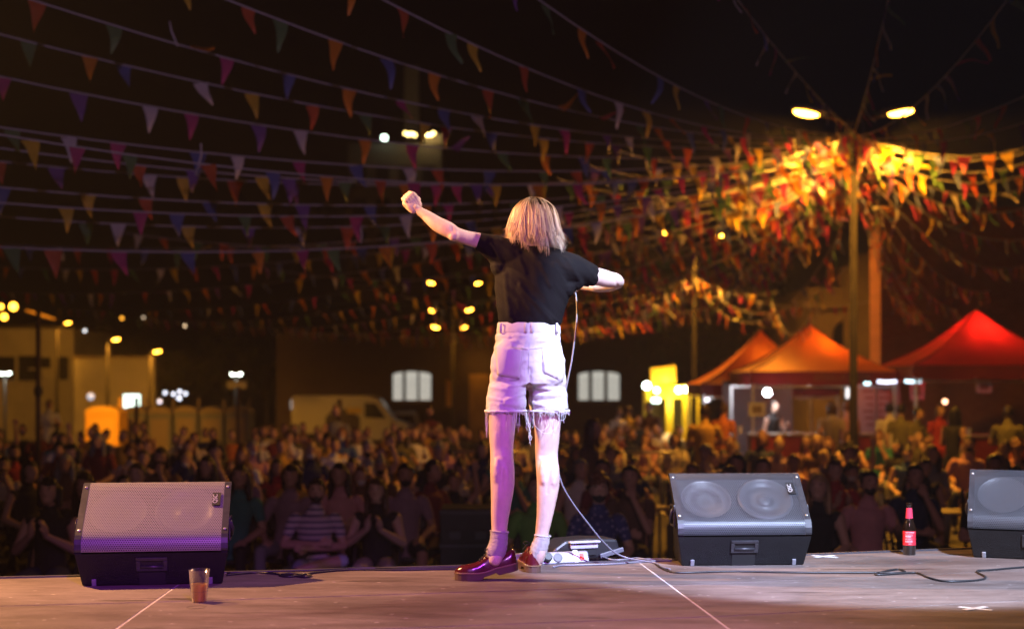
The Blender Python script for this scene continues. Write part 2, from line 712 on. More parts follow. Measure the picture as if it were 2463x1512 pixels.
def monitor(label, loc, rz, gm=None):
    root = thing('floor_monitor', label, 'stage monitor', loc, rz, 'floor monitors along the stage edge')
    # cabinet shell, open under the grille
    prof = [BF, LIP, CREASE, TOP, BACKT, BACK, BB]
    mb = MB()
    for s in (-1, 1):
        mb.v += [(s * h, y, z) for y, z, h in prof]
    n = len(prof)
    f = [tuple(range(n)), tuple(reversed(range(n, 2 * n)))]
    for i in range(n):
        if i in (1, 2):
            continue
        j = (i + 1) % n
        f.append((i, n + i, n + j, j))
    mb.f, mb.m = f, [0] * len(f)
    mb.build('cabinet', mon_black, root, bevel=0.006)
    # baffle behind the grille
    mb = MB()
    h = 0.285
    mb.add([(-h, 0.02, 0.145), (h, 0.02, 0.145), (h, 0.035, 0.19), (-h, 0.035, 0.19)], [(0, 1, 2, 3)])
    mb.add([(-h, 0.035, 0.19), (h, 0.035, 0.19), (h, 0.235, 0.37), (-h, 0.235, 0.37)], [(0, 1, 2, 3)])
    mb.build('baffle', mon_dark, root)
    # frame of the driver plane
    A = Vector((0, CREASE[0], CREASE[1]))
    U = Vector((0, TOP[0] - CREASE[0], TOP[1] - CREASE[1])).normalized()
    Nn = Vector((0, -U.z, U.y))
    rot = Matrix((Vector((1, 0, 0)), U, Nn)).transposed()

    def at(x, u, nn):
        return A + Vector((x, 0, 0)) + U * u + Nn * nn
    mb = MB()
    mb.lathe([(0.128, -0.004), (0.122, 0.006), (0.112, 0.004), (0.106, -0.006), (0.04, -0.018), (0.036, -0.012), (0.02, -0.006), (0.002, -0.004)], 40, at(0.125, 0.148, -0.016), axis=rot, cap=False)
    mb.build('woofer', cone_m, root, smooth=True)
    mb = MB()
    prof_h = [(0.115, 0.0), (0.10, -0.008), (0.075, -0.012), (0.05, -0.017), (0.03, -0.021), (0.02, -0.022), (0.001, -0.023)]
    mb.lathe(prof_h, 36, at(-0.15, 0.145, -0.012), axis=rot, cap=False)
    mb.build('horn', cone_m, root, smooth=True)
    # grille: flat part and lower band, with uv in metres
    rows = []
    q = [(CREASE, 0), (TOP, 1)]
    for t in np.linspace(0, 1, 9):
        y = TOP[0] + (CREASE[0] - TOP[0]) * t
        z = TOP[1] + (CREASE[1] - TOP[1]) * t
        rows.append((y, z))
    rows += [(CREASE[0] - 0.011, CREASE[1] - 0.016), (CREASE[0] - 0.017, CREASE[1] - 0.036), (LIP[0] + 0.001, LIP[1] + 0.012), (LIP[0] + 0.004, LIP[1] + 0.003)]
    rows = [(TOP[0] + 0.028, TOP[1] + 0.002)] + rows
    mb = MB()
    hw = 0.277
    L_ = 0.0
    vv = []
    for i, (y, z) in enumerate(rows):
        if i:
            L_ += math.hypot(y - rows[i - 1][0], z - rows[i - 1][1])
        vv.append(L_)
        for x in (-hw, hw):
            mb.v.append((x, y + Nn.y * 0.005, z + Nn.z * 0.005))
    for i in range(len(rows) - 1):
        mb.f.append((2 * i, 2 * i + 1, 2 * i + 3, 2 * i + 2))
        mb.m.append(0)
    g = mb.build('grille', gm or grille_m, root, smooth=True)
    uvl = g.data.uv_layers.new(name='uv')
    for lp in g.data.loops:
        vi = lp.vertex_index
        uvl.data[lp.index].uv = (g.data.vertices[vi].co.x, vv[vi // 2])
    # side frames beside the grille
    for s in (-1, 1):
        mb = MB()
        for i, (y, z) in enumerate(rows):
            mb.v += [(s * 0.277, y + Nn.y * 0.006, z + Nn.z * 0.006), (s * 0.304, y + Nn.y * 0.006, z + Nn.z * 0.006),
                     (s * 0.304, y - Nn.y * 0.012, z - Nn.z * 0.012), (s * 0.277, y - Nn.y * 0.012, z - Nn.z * 0.012)]
        k = len(rows)
        for i in range(k - 1):
            for j in range(4):
                mb.f.append((4 * i + j, 4 * i + (j + 1) % 4, 4 * i + 4 + (j + 1) % 4, 4 * i + 4 + j))
                mb.m.append(0)
        mb.build('grille_frame', mon_trim, root, smooth=False)
        for u in (0.025, 0.265):
            mb = MB()
            mb.lathe([(0.0065, 0), (0.0065, 0.002), (0.003, 0.004)], 10, at(s * 0.290, u, 0.006), axis=rot)
            mb.build('screw', steel, root, smooth=True)
    # badge with lettering set on its side
    mb = MB()
    mb.box(at(0.248, 0.19, 0.009), (0.034, 0.072, 0.004), rot)
    bd = mb.build('badge', mon_black, root, bevel=0.001)
    m4 = Matrix.Translation(at(0.243, 0.19, 0.0115)) @ rot.to_4x4() @ Matrix.Rotation(math.pi / 2, 4, 'Z')
    letters('QSC', 0.026, badge_w, 'lettering', bd, m4, 0.0006)
    # lower front: handle with recess, notch, feet
    A2 = Vector((0, BF[0], BF[1]))
    U2 = Vector((0, LIP[0] - BF[0], LIP[1] - BF[1])).normalized()
    N2 = Vector((0, -U2.z, U2.y))
    rot2 = Matrix((Vector((1, 0, 0)), U2, N2)).transposed()

    def at2(x, u, nn):
        return A2 + Vector((x, 0, 0)) + U2 * u + N2 * nn
    mb = MB()
    for (x, u, dx, du) in ((0, 0.118, 0.125, 0.016), (0, 0.073, 0.125, 0.018), (-0.054, 0.095, 0.018, 0.03), (0.054, 0.095, 0.018, 0.03)):
        mb.box(at2(x, u, 0.004), (dx, du, 0.008), rot2)
    hd = mb.build('handle', mon_trim, root, bevel=0.003)
    mb = MB()
    mb.box(at2(0, 0.095, 0.0012), (0.09, 0.029, 0.0016), rot2)
    mb.build('recess', mon_dark, hd)
    mb = MB()
    mb.tube([at2(-0.045, 0.084, 0.006), at2(0.045, 0.084, 0.006)], 0.007, 8)
    mb.build('grip', mon_trim, hd, smooth=True)
    mb = MB()
    mb.box(at2(0, 0.030, 0.0012), (0.105, 0.056, 0.0016), rot2)
    mb.build('pole_notch', mon_dark, root)
    for s in (-1, 1):
        mb = MB()
        mb.box(at2(s * 0.232, 0.016, 0.003), (0.018, 0.03, 0.010), rot2)
        mb.build('foot', rubber, root, bevel=0.003)
    # cup handle in each end
    for s in (-1, 1):
        mb = MB()
        for (y, z, dy, dz) in ((0.10, 0.265, 0.10, 0.010), (0.10, 0.175, 0.10, 0.010), (0.05, 0.22, 0.010, 0.09), (0.15, 0.22, 0.010, 0.09)):
            mb.box((s * 0.306, y, z), (0.008, dy, dz))
        eh = mb.build('end_handle', mon_trim, root, bevel=0.002)
        mb = MB()
        mb.tube([(s * 0.308, 0.07, 0.25), (s * 0.314, 0.10, 0.22), (s * 0.308, 0.13, 0.19)], 0.009, 8)
        mb.build('grip', mon_trim, eh, smooth=True)
    return root


def place(x, y):
    q = G(x, y)
    return (q.x, q.y, SZ + 0.001)


monitor('black floor monitor at the left with a beige-lit grille and violet lower front', place(366, 1407), 0.13, grille_lit)
monitor('bluish-lit black floor monitor between the performer and the red-labelled bottle', place(1788, 1360), 0.06)
monitor('black floor monitor cut off by the right edge beyond the bottle', (2.44, 6.62, SZ + 0.001), -0.36)

# ------------------------------------------------------------------ cup, bottle, cables, power strip, case
c = G(479, 1446)
t = thing('plastic_cup', 'clear plastic cup half full of amber beer on the stage floor', 'cup', (c.x, c.y, SZ))
mb = MB()
H, r0, r1 = 0.122, 0.0275, 0.0395
prof = [(r0, 0.002), (r0 + (r1 - r0) * 0.32, 0.04), (r0 + (r1 - r0) * 0.33 + 0.0012, 0.042), (r1 - 0.0004, H - 0.003), (r1 + 0.0016, H - 0.002), (r1 + 0.0016, H), (r1 - 0.0008, H), (r0 - 0.001, 0.003)]
mb.lathe(prof, 36, cap=False)
mb.add([(0.0275 * math.cos(a), 0.0275 * math.sin(a), 0.0015) for a in np.linspace(0, 2 * math.pi, 36, endpoint=False)], [tuple(range(36))])
mb.build('cup_wall', glass('clear_plastic', (0.93, 0.92, 0.95), thin=True, rough=0.08), t, smooth=True)
mb = MB()
k = 0.56
mb.lathe([(r0 - 0.002, 0.004), (r0 + (r1 - r0) * k - 0.002, H * k)], 36)
mb.build('beer', mat('beer', (0.80, 0.48, 0.006), 0.2, translucent=0.6, spec=0.2), t, smooth=False)
mb = MB()
mb.tube([(0.0322 * math.cos(a), 0.0322 * math.sin(a), 0.041) for a in np.linspace(0, 2 * math.pi, 37)], 0.0011, 6, cap=False)
mb.build('ridge', glass('clear_plastic', (0.93, 0.92, 0.95), thin=True), t, smooth=True)
c = G(472, 1459)
mb = MB()
mb.tube([(0.034 * math.cos(a), 0.034 * math.sin(a), 0.0004) for a in np.linspace(0.3, 6.0, 30)], [(0.0022, 0.0006)] * 30, 6)
tag(mb.build('ring_mark', mat('ring_stain', (0.04, 0.02, 0.015), 0.5), loc=(c.x, c.y, SZ)), 'dark wet ring left on the stage below the beer cup', 'stain')

c = G(2186, 1333)
t = thing('beer_bottle', 'dark beer bottle with red labels standing on the stage edge', 'bottle', (c.x, c.y, SZ))
mb = MB()
mb.lathe([(0.027, 0), (0.0305, 0.004), (0.0305, 0.125), (0.029, 0.142), (0.022, 0.160), (0.0165, 0.178), (0.0135, 0.222), (0.0132, 0.234), (0.0145, 0.236), (0.0145, 0.247), (0.0125, 0.250)], 32)
mb.build('glass_body', mat('bottle_glass', (0.012, 0.006, 0.004), 0.08, spec=0.7, coat=0.5), t, smooth=True)
mb = MB()
a = np.linspace(math.radians(175), math.radians(365), 22)
z0, z1 = 0.048, 0.116
mb.v = [(0.0310 * math.cos(q), 0.0310 * math.sin(q), z) for q in a for z in (z0, z1)]
mb.f = [(2 * i, 2 * i + 2, 2 * i + 3, 2 * i + 1) for i in range(21)]
mb.m = [0] * 21
lb = mb.build('label', mat('label_red', (0.62, 0.03, 0.05), 0.4), t, smooth=True)
mb = MB()
for j, (zz, hh, w0, w1) in enumerate(((0.108, 0.004, -0.9, 0.6), (0.098, 0.002, -1.0, 0.2), (0.093, 0.002, -1.0, 0.25), (0.087, 0.006, -0.9, 0.05), (0.079, 0.002, -1.0, 0.3), (0.074, 0.002, -1.0, 0.1), (0.063, 0.006, -0.95, -0.2), (0.063, 0.007, -0.1, 0.25), (0.054, 0.003, -0.4, 0.1))):
    for q0 in np.arange(w0, w1, 0.16):
        q1 = min(q0 + 0.11, w1)
        vs = []
        for q in (q0, q1):
            an = math.radians(270 + q * 52)
            vs += [(0.0313 * math.cos(an), 0.0313 * math.sin(an), zz), (0.0313 * math.cos(an), 0.0313 * math.sin(an), zz + hh)]
        mb.add(vs, [(0, 2, 3, 1)])
mb.build('print', mat('label_print', (0.75, 0.55, 0.6), 0.45), lb)
mb = MB()
mb.lathe([(0.0176, 0.176), (0.0140, 0.226)], 28, cap=False)
mb.build('neck_label', mat('neck_label', (0.66, 0.05, 0.10), 0.3, coat=0.3), t, smooth=True)

cable_dk = mat('cable_black', (0.02, 0.02, 0.022), 0.45)
cable_gr = mat('cable_grey', (0.20, 0.20, 0.23), 0.45)
cable_lt = mat('cable_pale', (0.16, 0.16, 0.19), 0.35)


def floor_cable(pts, r, m, name, label, lift=0.0):
    q = []
    for p in pts:
        g = G(p[0], p[1])
        q.append((g.x, g.y, SZ + r + (p[2] if len(p) > 2 else 0) + lift))
    mb = MB()
    mb.tube(catmull(q, 8), r, 8)
    return tag(mb.build(name, m, smooth=True), label, 'cable')


def r4(*pp):
    return [((1600 + x / 2.566) / 1.0398, (1120 + y / 2.566) / 1.0398) for x, y in pp]


floor_cable(r4((-40, 715), (20, 722), (90, 740), (130, 768), (200, 798), (300, 803), (600, 795), (1000, 802), (1300, 803), (1500, 803), (1620, 806), (1700, 800), (1650, 782), (1540, 802), (1510, 815), (1560, 816), (1680, 808), (1780, 806), (1850, 835), (1950, 858), (2080, 858), (2190, 848), (2215, 830), (2160, 795), (2250, 786), (2463, 768), (2700, 755)),
            0.0045, cable_dk, 'signal_cable', 'dark cable looping across the floor below the bottle to the right edge')
floor_cable([(545, 1384), (620, 1378), (690, 1384), (735, 1389), (745, 1383), (700, 1380), (672, 1384), (700, 1388), (760, 1378), (850, 1371), (960, 1372), (1060, 1370), (1180, 1371), (1240, 1372)],
            0.0045, cable_dk, 'signal_cable', 'dark cable with a small loop running left of the maroon shoe')
floor_cable([(545, 1379), (640, 1376), (760, 1373), (880, 1367), (980, 1369), (1090, 1366), (1170, 1367)], 0.0045, cable_dk, 'signal_cable', 'straight dark cable along the stage edge behind the left monitor', 0.001)
floor_cable([(1330, 1365), (1350, 1361), (1390, 1360), (1430, 1359), (1480, 1357), (1530, 1353), (1580, 1350), (1615, 1349)], 0.0045, cable_lt, 'signal_cable', 'pale cable lying in front of the power strip')
floor_cable([(1415, 1341, 0.018), (1440, 1342, 0.01), (1470, 1347), (1500, 1347), (1530, 1344), (1555, 1346), (1600, 1346), (1618, 1347)], 0.0045, cable_lt, 'signal_cable', 'pale power cord leaving the end of the power strip')

# power strip
a, b = G(1240, 1359), G(1417, 1352)
d = (b - a)
L_ = d.length
t = thing('power_strip', 'grey power strip with black plugs and a red switch at the performer', 'power strip', ((a.x + b.x) / 2, (a.y + b.y) / 2, SZ), math.atan2(d.y, d.x))
R45 = Matrix.Rotation(math.radians(-38), 3, 'X')
mb = MB()
mb.prism([(-L_ / 2, -0.004, 0.002), (-L_ / 2, 0.05, 0.002), (-L_ / 2, 0.05, 0.05), (-L_ / 2, 0.022, 0.05)], (0, 0, 0), (L_, 0, 0))
mb.build('housing', mat('strip_grey', (0.25, 0.25, 0.28), 0.4), t, bevel=0.004)
nrm = Vector((0, -0.046, 0.026)).normalized()
upv = Vector((0, 0.026, 0.046)).normalized()
rs = Matrix((Vector((1, 0, 0)), upv, nrm)).transposed()
for i in range(4):
    x = -L_ / 2 + 0.045 + i * 0.053
    mb = MB()
    mb.lathe([(0.021, 0.0), (0.021, 0.006 if i == 3 else 0.022), (0.017, 0.007 if i == 3 else 0.027)], 20, Vector((x, 0.009, 0.026)), axis=rs)
    mb.build('plug' if i < 3 else 'socket', mat('plug_black', (0.025, 0.025, 0.028), 0.5) if i < 3 else mat('socket_grey', (0.09, 0.09, 0.10), 0.5), t, smooth=False)
mb = MB()
mb.box(Vector((L_ / 2 - 0.034, 0.009, 0.026)) + nrm * 0.003, (0.017, 0.03, 0.008), rs)
mb.build('switch', mat('switch_red', (0.75, 0.03, 0.02), 0.3, emit=(1, 0.05, 0.02), es=0.35), t)
mb = MB()
mb.box(Vector((L_ / 2 - 0.062, 0.012, 0.03)) + nrm * 0.001, (0.022, 0.058, 0.003), rs)
mb.build('tape_band', tape, t)

# low black case at the edge
a, b = G(1316, 1352), G(1500, 1343)
d = b - a
t = thing('equipment_case', 'low black case with a grey handle behind the power strip', 'case', ((a.x + b.x) / 2, (a.y + b.y) / 2 + 0.05, SZ + 0.001), math.atan2(d.y, d.x))
casem = mat('case_black', (0.02, 0.02, 0.022), 0.3, coat=0.3)
mb = MB()
pr = [(-0.165, 0.0), (0.175, 0.0), (0.178, 0.045), (0.165, 0.088), (0.02, 0.096), (-0.10, 0.090), (-0.155, 0.055), (-0.168, 0.02)]
mb.prism([(x, 0.0, z) for x, z in pr], (0, 0, 0), (0, 0.16, 0))
mb.build('shell', casem, t, bevel=0.012)
mb = MB()
mb.box((-0.01, -0.004, 0.062), (0.14, 0.02, 0.022))
mb.box((-0.01, -0.012, 0.082), (0.155, 0.03, 0.010))
mb.build('handle', mat('handle_grey', (0.42, 0.42, 0.47), 0.4), t, bevel=0.004)
mb = MB()
mb.box((-0.01, -0.002, 0.034), (0.13, 0.01, 0.03))
mb.build('recess', mon_dark, t)
mb = MB()
mb.bar((0.07, -0.012, 0.012), (0.19, -0.012, 0.04), 0.012, 0.022)
mb.build('strut', mat('handle_dark', (0.12, 0.12, 0.14), 0.4), t, bevel=0.003)
# ------------------------------------------------------------------ people: tools
def limb(mb, prims, pts, tg, per=5, n=12, ry=None):
    """a smooth tapered limb through pts = (x, y, z, r); ry scales the second radius"""
    q = catmull(pts, per)
    rr = [(a, a * (ry or 1.0)) for a in q[:, 3]] if ry else [float(a) for a in q[:, 3]]
    mb.tube([Vector(p[:3]) for p in q], rr, n)
    for p in (q[0], q[-1]):
        mb.ball(p[:3], p[3] * 0.98 if not ry else (p[3] * 0.98, p[3] * 0.98 * min(1, ry), p[3] * 0.98), 10)
    if prims is not None:
        for p in q:
            prims.append((p[0], p[1], p[2], p[3], tg))


def dress(me, prims, tags):
    """give every face the slot of the nearest limb"""
    n = len(me.polygons)
    c = np.empty(n * 3, np.float32)
    me.polygons.foreach_get('center', c)
    c = c.reshape(-1, 3)
    pr = np.array([q[:4] for q in prims], np.float32)
    tg = np.array([tags.index(q[4]) for q in prims])
    idx = np.empty(n, np.int32)
    for s in range(0, n, 4000):
        d = np.linalg.norm(c[s:s + 4000, None, :] - pr[None, :, :3], axis=2) - pr[None, :, 3]
        idx[s:s + 4000] = tg[np.argmin(d, axis=1)]
    me.polygons.foreach_set('material_index', idx)
    return idx


def PX(*rows):
    """rows (px, py, depth, radius px) -> world rows"""
    out = []
    for x, y, D, r in rows:
        p = P(x, y, D)
        out.append((p.x, p.y, p.z, r * D / F))
    return out


skin_m = mat('skin_performer', (0.64, 0.47, 0.40), 0.5, var=0.10, vscale=30, bump=0.12, bscale=220, sss=0.06, spec=0.45)
shirt_m = mat('tshirt_black', (0.0055, 0.0045, 0.0045), 0.85, var=0.2, vscale=30, bump=0.35, bscale=500, spec=0.2)
denim_m = mat('denim_white', (0.70, 0.66, 0.66), 0.85, var=0.07, vscale=14, bump=0.5, bscale=420)
thread_m = mat('denim_thread', (0.74, 0.71, 0.70), 0.9)
stitch_m = mat('denim_stitch', (0.42, 0.36, 0.38), 0.9)
sock_m = mat('sock_grey', (0.52, 0.47, 0.47), 0.95, var=0.1, vscale=60, bump=0.8, bscale=260, stretch=(1, 1, 3))
maroon = mat('leather_maroon', (0.075, 0.006, 0.012), 0.26, var=0.2, vscale=6, coat=0.35, spec=0.5)
sole_m = mat('sole_brown', (0.09, 0.05, 0.035), 0.4)
welt_m = mat('welt_tan', (0.20, 0.12, 0.06), 0.5)
wstitch = mat('welt_stitch', (0.62, 0.50, 0.25), 0.6)
lace_m = mat('lace_black', (0.012, 0.012, 0.012), 0.8)

per = thing('person', 'blonde performer on stage from behind, fist raised, black tee, white frayed denim shorts', 'person', G(1270, 1382))
base = per.location.copy()

# ---- body
mb = MB()
limb(mb, None, PX((1232, 900, 6.11, 42), (1216, 960, 6.08, 36.5), (1209, 1000, 6.05, 34), (1206.5, 1050, 6.03, 30.5), (1206.5, 1088, 6.02, 28), (1208, 1130, 5.995, 29.5), (1208, 1170, 5.985, 29), (1204, 1220, 5.985, 24), (1200.5, 1270, 5.985, 19.5), (1199, 1315, 5.975, 19), (1190, 1345, 5.95, 17)), 's', 6, 20)
limb(mb, None, PX((1305, 900, 6.13, 42), (1315, 960, 6.14, 36), (1316, 1000, 6.15, 33), (1315.5, 1050, 6.16, 30), (1314, 1092, 6.17, 27), (1317.5, 1135, 6.155, 28), (1317, 1175, 6.155, 26.5), (1311, 1230, 6.17, 20.5), (1303.5, 1280, 6.19, 16.5), (1297, 1325, 6.2, 17), (1290, 1350, 6.22, 15)), 's', 6, 20)
# knee hollows and calves
for x, y, D in ((1206, 1140, 5.975), (1319, 1140, 6.135)):
    p = P(x, y, D)
    mb.ball(p, (0.043, 0.034, 0.085), 14)
    mb.ball(p + Vector((-0.017, -0.008, 0.004)), (0.026, 0.034, 0.068), 12)
    mb.ball(p + Vector((0.018, -0.007, -0.006)), (0.024, 0.033, 0.062), 12)
limb(mb, None, PX((1270, 880, 6.12, 60), (1270, 830, 6.12, 60), (1270, 760, 6.12, 58), (1282, 680, 6.12, 68), (1282, 630, 6.11, 50)), 's', 5, 20, 0.7)
limb(mb, None, PX((1278, 625, 6.11, 34), (1279, 590, 6.1, 28), (1282, 545, 6.12, 29)), 's', 4, 14)
hd = P(1283, 541, 6.115)
mb.ball(hd, (0.072, 0.092, 0.108), 24)
mb.ball(hd + Vector((0, 0.035, -0.055)), (0.052, 0.062, 0.062), 18)
mb.ball(hd + Vector((0, 0.098, -0.02)), (0.012, 0.02, 0.024), 10)
for s in (-1, 1):
    mb.ball(hd + Vector((s * 0.072, 0.0, -0.01)), (0.01, 0.02, 0.032), 10)
# raised arm
limb(mb, None, PX((1235, 610, 6.1, 20), (1195, 595, 6.09, 18), (1158, 581, 6.07, 19.5), (1125, 573, 6.05, 17.5), (1098, 563.5, 6.03, 17), (1075, 551, 6.03, 19.5), (1050, 537, 6.04, 18), (1024, 518, 6.05, 13.5), (1006, 506, 6.06, 11.5), (998, 498, 6.06, 13)), 's', 6, 18, None)
mb.ball(P(1091, 566, 6.015), 0.026, 12)
# bent arm to the microphone
limb(mb, None, PX((1330, 628, 6.11, 30), (1368, 640, 6.12, 27), (1420, 661, 6.14, 22.5), (1460, 671, 6.16, 20.5), (1479, 673.5, 6.18, 17.5), (1486, 680, 6.22, 14.5), (1464, 688.5, 6.27, 13.5), (1432, 690.5, 6.31, 12), (1404, 688, 6.34, 10), (1382, 685, 6.36, 11)), 's', 6, 18)
me = remesh(mb, 0.0055, 4)
co_, no_ = get_co(me), get_no(me)
dd = np.zeros(len(co_), np.float32)
for i, (p, nn) in enumerate(zip(co_, no_)):
    x, z = (p[0] * F / 6.1 + CX), (HY - (p[2] - CZ) * F / 6.1)
    v = noise.noise(Vector((p[0] * 22, p[1] * 22, p[2] * 11))) * 0.0022
    if nn[1] < 0.3:
        for (x0, y0, x1, y1, wd, am) in ((1196, 1092, 1220, 1094, 3.5, -0.0018), (1300, 1096, 1326, 1098, 3.5, -0.0018), (1192, 1040, 1190, 1095, 5, 0.002), (1224, 1040, 1226, 1095, 5, 0.002), (1300, 1045, 1298, 1100, 5, 0.002), (1330, 1045, 1332, 1100, 5, 0.002),
                                         (1207, 1125, 1206, 1185, 3.5, -0.003), (1318, 1125, 1316, 1185, 3.5, -0.003), (1088, 552, 1096, 574, 3, -0.004), (1478, 664, 1486, 684, 3, -0.003)):
            ax, ay = x1 - x0, y1 - y0
            t_ = min(1, max(0, ((x - x0) * ax + (z - y0) * ay) / (ax * ax + ay * ay)))
            ds = math.hypot(x - x0 - ax * t_, z - y0 - ay * t_)
            v += am * math.exp(-(ds / wd) ** 2)
    dd[i] = v
set_co(me, co_ + no_ * dd[:, None])
body = put('body', me, skin_m, per)


def fist(kn0, kn1, wrist, inward, name):
    """closed hand: knuckle line kn0-kn1, wrist, direction the fingers curl to"""
    mb = MB()
    mid = (kn0 + kn1) / 2
    inward = inward.normalized()
    back = (wrist - mid).normalized()
    w = (kn1 - kn0)
    ax = w.normalized()
    for i in range(5):
        t = i / 4
        k = kn0.lerp(kn1, t)
        e = wrist + ax * ((t - 0.5) * 0.034)
        limb(mb, None, [(*(k + back * 0.004 + inward * 0.008), 0.0115), (*k.lerp(e, 0.5), 0.0140), (*e, 0.0155)], 's', 4, 10)
        limb(mb, None, [(*(k + back * 0.004 + inward * 0.02), 0.013), (*(k.lerp(e, 0.55) + inward * 0.018), 0.0150), (*e, 0.0150)], 's', 4, 10)
    rad = (0.0088, 0.0098, 0.0096, 0.0086)
    ln = (0.90, 1.0, 0.97, 0.85)
    for i in range(4):
        t = (i + 0.5) / 4
        k = kn0.lerp(kn1, t) - back * 0.006
        L = ln[i]
        p1 = k
        p2 = k + inward * 0.036 * L - back * 0.006
        p3 = p2 + back * 0.026 * L + inward * 0.006
        p4 = p3 + back * 0.012 - inward * 0.016
        r = rad[i]
        limb(mb, None, [(*(p1 + back * 0.012), r), (*p1, r * 1.34), (*p1.lerp(p2, 0.5), r * 0.95), (*p2, r * 1.06), (*p2.lerp(p3, 0.5), r * 0.9), (*p3, r * 0.95), (*p4, r * 0.8)], 's', 4, 10)
    # thumb leaves the side of the palm and lies across the fingers
    th0 = wrist.lerp(mid, 0.35) + ax * 0.030 + inward * 0.008
    limb(mb, None, [(*th0, 0.0125), (*(kn1.lerp(wrist, 0.35) + ax * 0.012 + inward * 0.028), 0.011), (*(mid.lerp(kn1, 0.4) + inward * 0.052 + back * 0.02), 0.0095), (*(mid + inward * 0.056 + back * 0.016), 0.008)], 's', 5, 10)
    return put(name, remesh(mb, 0.0021, 1), skin_m, per)


fist(P(976, 486.5, 6.045), P(996, 467, 6.055), P(1000, 499.5, 6.06), Vector((-0.4, 1, 0.12)), 'hand')
mic0, mic1 = P(1350, 680, 6.41), P(1290, 574, 6.30)
fist(P(1359, 668, 6.36), P(1363, 699, 6.36), P(1385, 685, 6.36), Vector((-0.35, 0.9, 0.1)), 'hand')

# ---- t-shirt
mb = MB()
rings = [(588, 1243, 1315), (600, 1225, 1332), (613, 1208, 1352), (632, 1196, 1368), (660, 1190.5, 1376), (690, 1190, 1372), (720, 1192, 1364), (750, 1195, 1352), (775, 1197, 1344), (786, 1198.5, 1341), (800, 1204, 1337)]
pts, rr = [], []
for i, (y, l, r) in enumerate(rings):
    p = P((l + r) / 2, y, 6.12)
    pts.append((p.x, p.y, p.z, (r - l) / 2 * 6.12 / F, (0.055, 0.075, 0.09, 0.10, 0.105, 0.105, 0.10, 0.095, 0.092, 0.09, 0.086)[i]))
q = catmull(pts, 5)
mb.tube([Vector(p[:3]) for p in q], [(p[3], p[4]) for p in q], 32, up=Vector((0, 1, 0)))
limb(mb, None, PX((1265, 622, 6.11, 40), (1222, 610, 6.1, 37), (1190, 597, 6.09, 33), (1170, 587.5, 6.08, 27.5), (1157, 583, 6.07, 23)), 's', 6, 20)
limb(mb, None, PX((1300, 632, 6.11, 44), (1340, 643, 6.115, 46), (1375, 651, 6.12, 39), (1402, 657, 6.13, 33), (1420, 662.5, 6.14, 27.5)), 's', 6, 20)
# fullness under each sleeve
for x, y, r in ((1203, 640, 26), (1190, 622, 18), (1365, 690, 22), (1388, 682, 17)):
    mb.ball(P(x, y, 6.11), (r * 6.11 / F, r * 1.2 * 6.11 / F, r * 6.11 / F), 12)
me = remesh(mb, 0.005, 3)
co_, no_ = get_co(me), get_no(me)
dd = np.zeros(len(co_), np.float32)
cut = []
for i, (p, nn) in enumerate(zip(co_, no_)):
    x, z = (p[0] * F / 6.12 + CX), (HY - (p[2] - CZ) * F / 6.12)
    u = (x - 1230) * 0.55 + (z - 640) * -0.45         # folds run down to the right
    v = (x - 1230) * 0.45 + (z - 640) * 0.55
    f = noise.noise(Vector((u * 0.050, v * 0.011, 0.3))) * 0.8 + noise.noise(Vector((u * 0.12, v * 0.03, 4.1))) * 0.4
    g = noise.noise(Vector((x * 0.04, z * 0.012, 7.7)))
    wst = min(1, max(0, (z - 735) / 50))
    tuck = math.sin(x * 0.22 + 2 * noise.noise(Vector((x * 0.02, 0, 0)))) * wst
    # broad creases from the right shoulder blade to the waist
    cr = 0
    for (x0, y0, x1, y1, wd, am) in ((1250, 690, 1320, 770, 5, 0.006), (1215, 665, 1225, 760, 6, 0.005), (1300, 640, 1322, 690, 5, 0.004), (1360, 625, 1395, 680, 5, 0.005), (1330, 640, 1360, 690, 5, 0.004), (1245, 610, 1262, 660, 5, 0.004), (1180, 590, 1210, 640, 5, 0.005), (1290, 730, 1340, 776, 4, 0.004)):
        ax, ay = x1 - x0, y1 - y0
        l2 = ax * ax + ay * ay
        t_ = min(1, max(0, ((x - x0) * ax + (z - y0) * ay) / l2))
        ds = math.hypot(x - x0 - ax * t_, z - y0 - ay * t_)
        cr += am * math.exp(-(ds / wd) ** 2) * (1 if nn[1] < 0 else 0.3)
    dd[i] = f * 0.0075 + g * 0.006 + tuck * 0.0018 + cr
set_co(me, co_ + no_ * dd[:, None])
tee = put('tshirt', me, shirt_m, per)
# sleeve hems
for rows in (PX((1161, 584.2, 6.07, 22.4), (1157.2, 583, 6.07, 22.2)), PX((1412, 660, 6.14, 29.6), (1418, 662, 6.14, 28.4))):
    mb = MB()
    a, b = Vector(rows[0][:3]), Vector(rows[1][:3])
    ex = (b - a).normalized() * 0.012
    mb.tube([a - ex, a, b, b + ex], [rows[0][3], rows[0][3] + 0.0006, rows[1][3] + 0.0006, rows[1][3] * 0.97], 28, cap=False)
    mb.build('sleeve_hem', shirt_m, per, smooth=True)

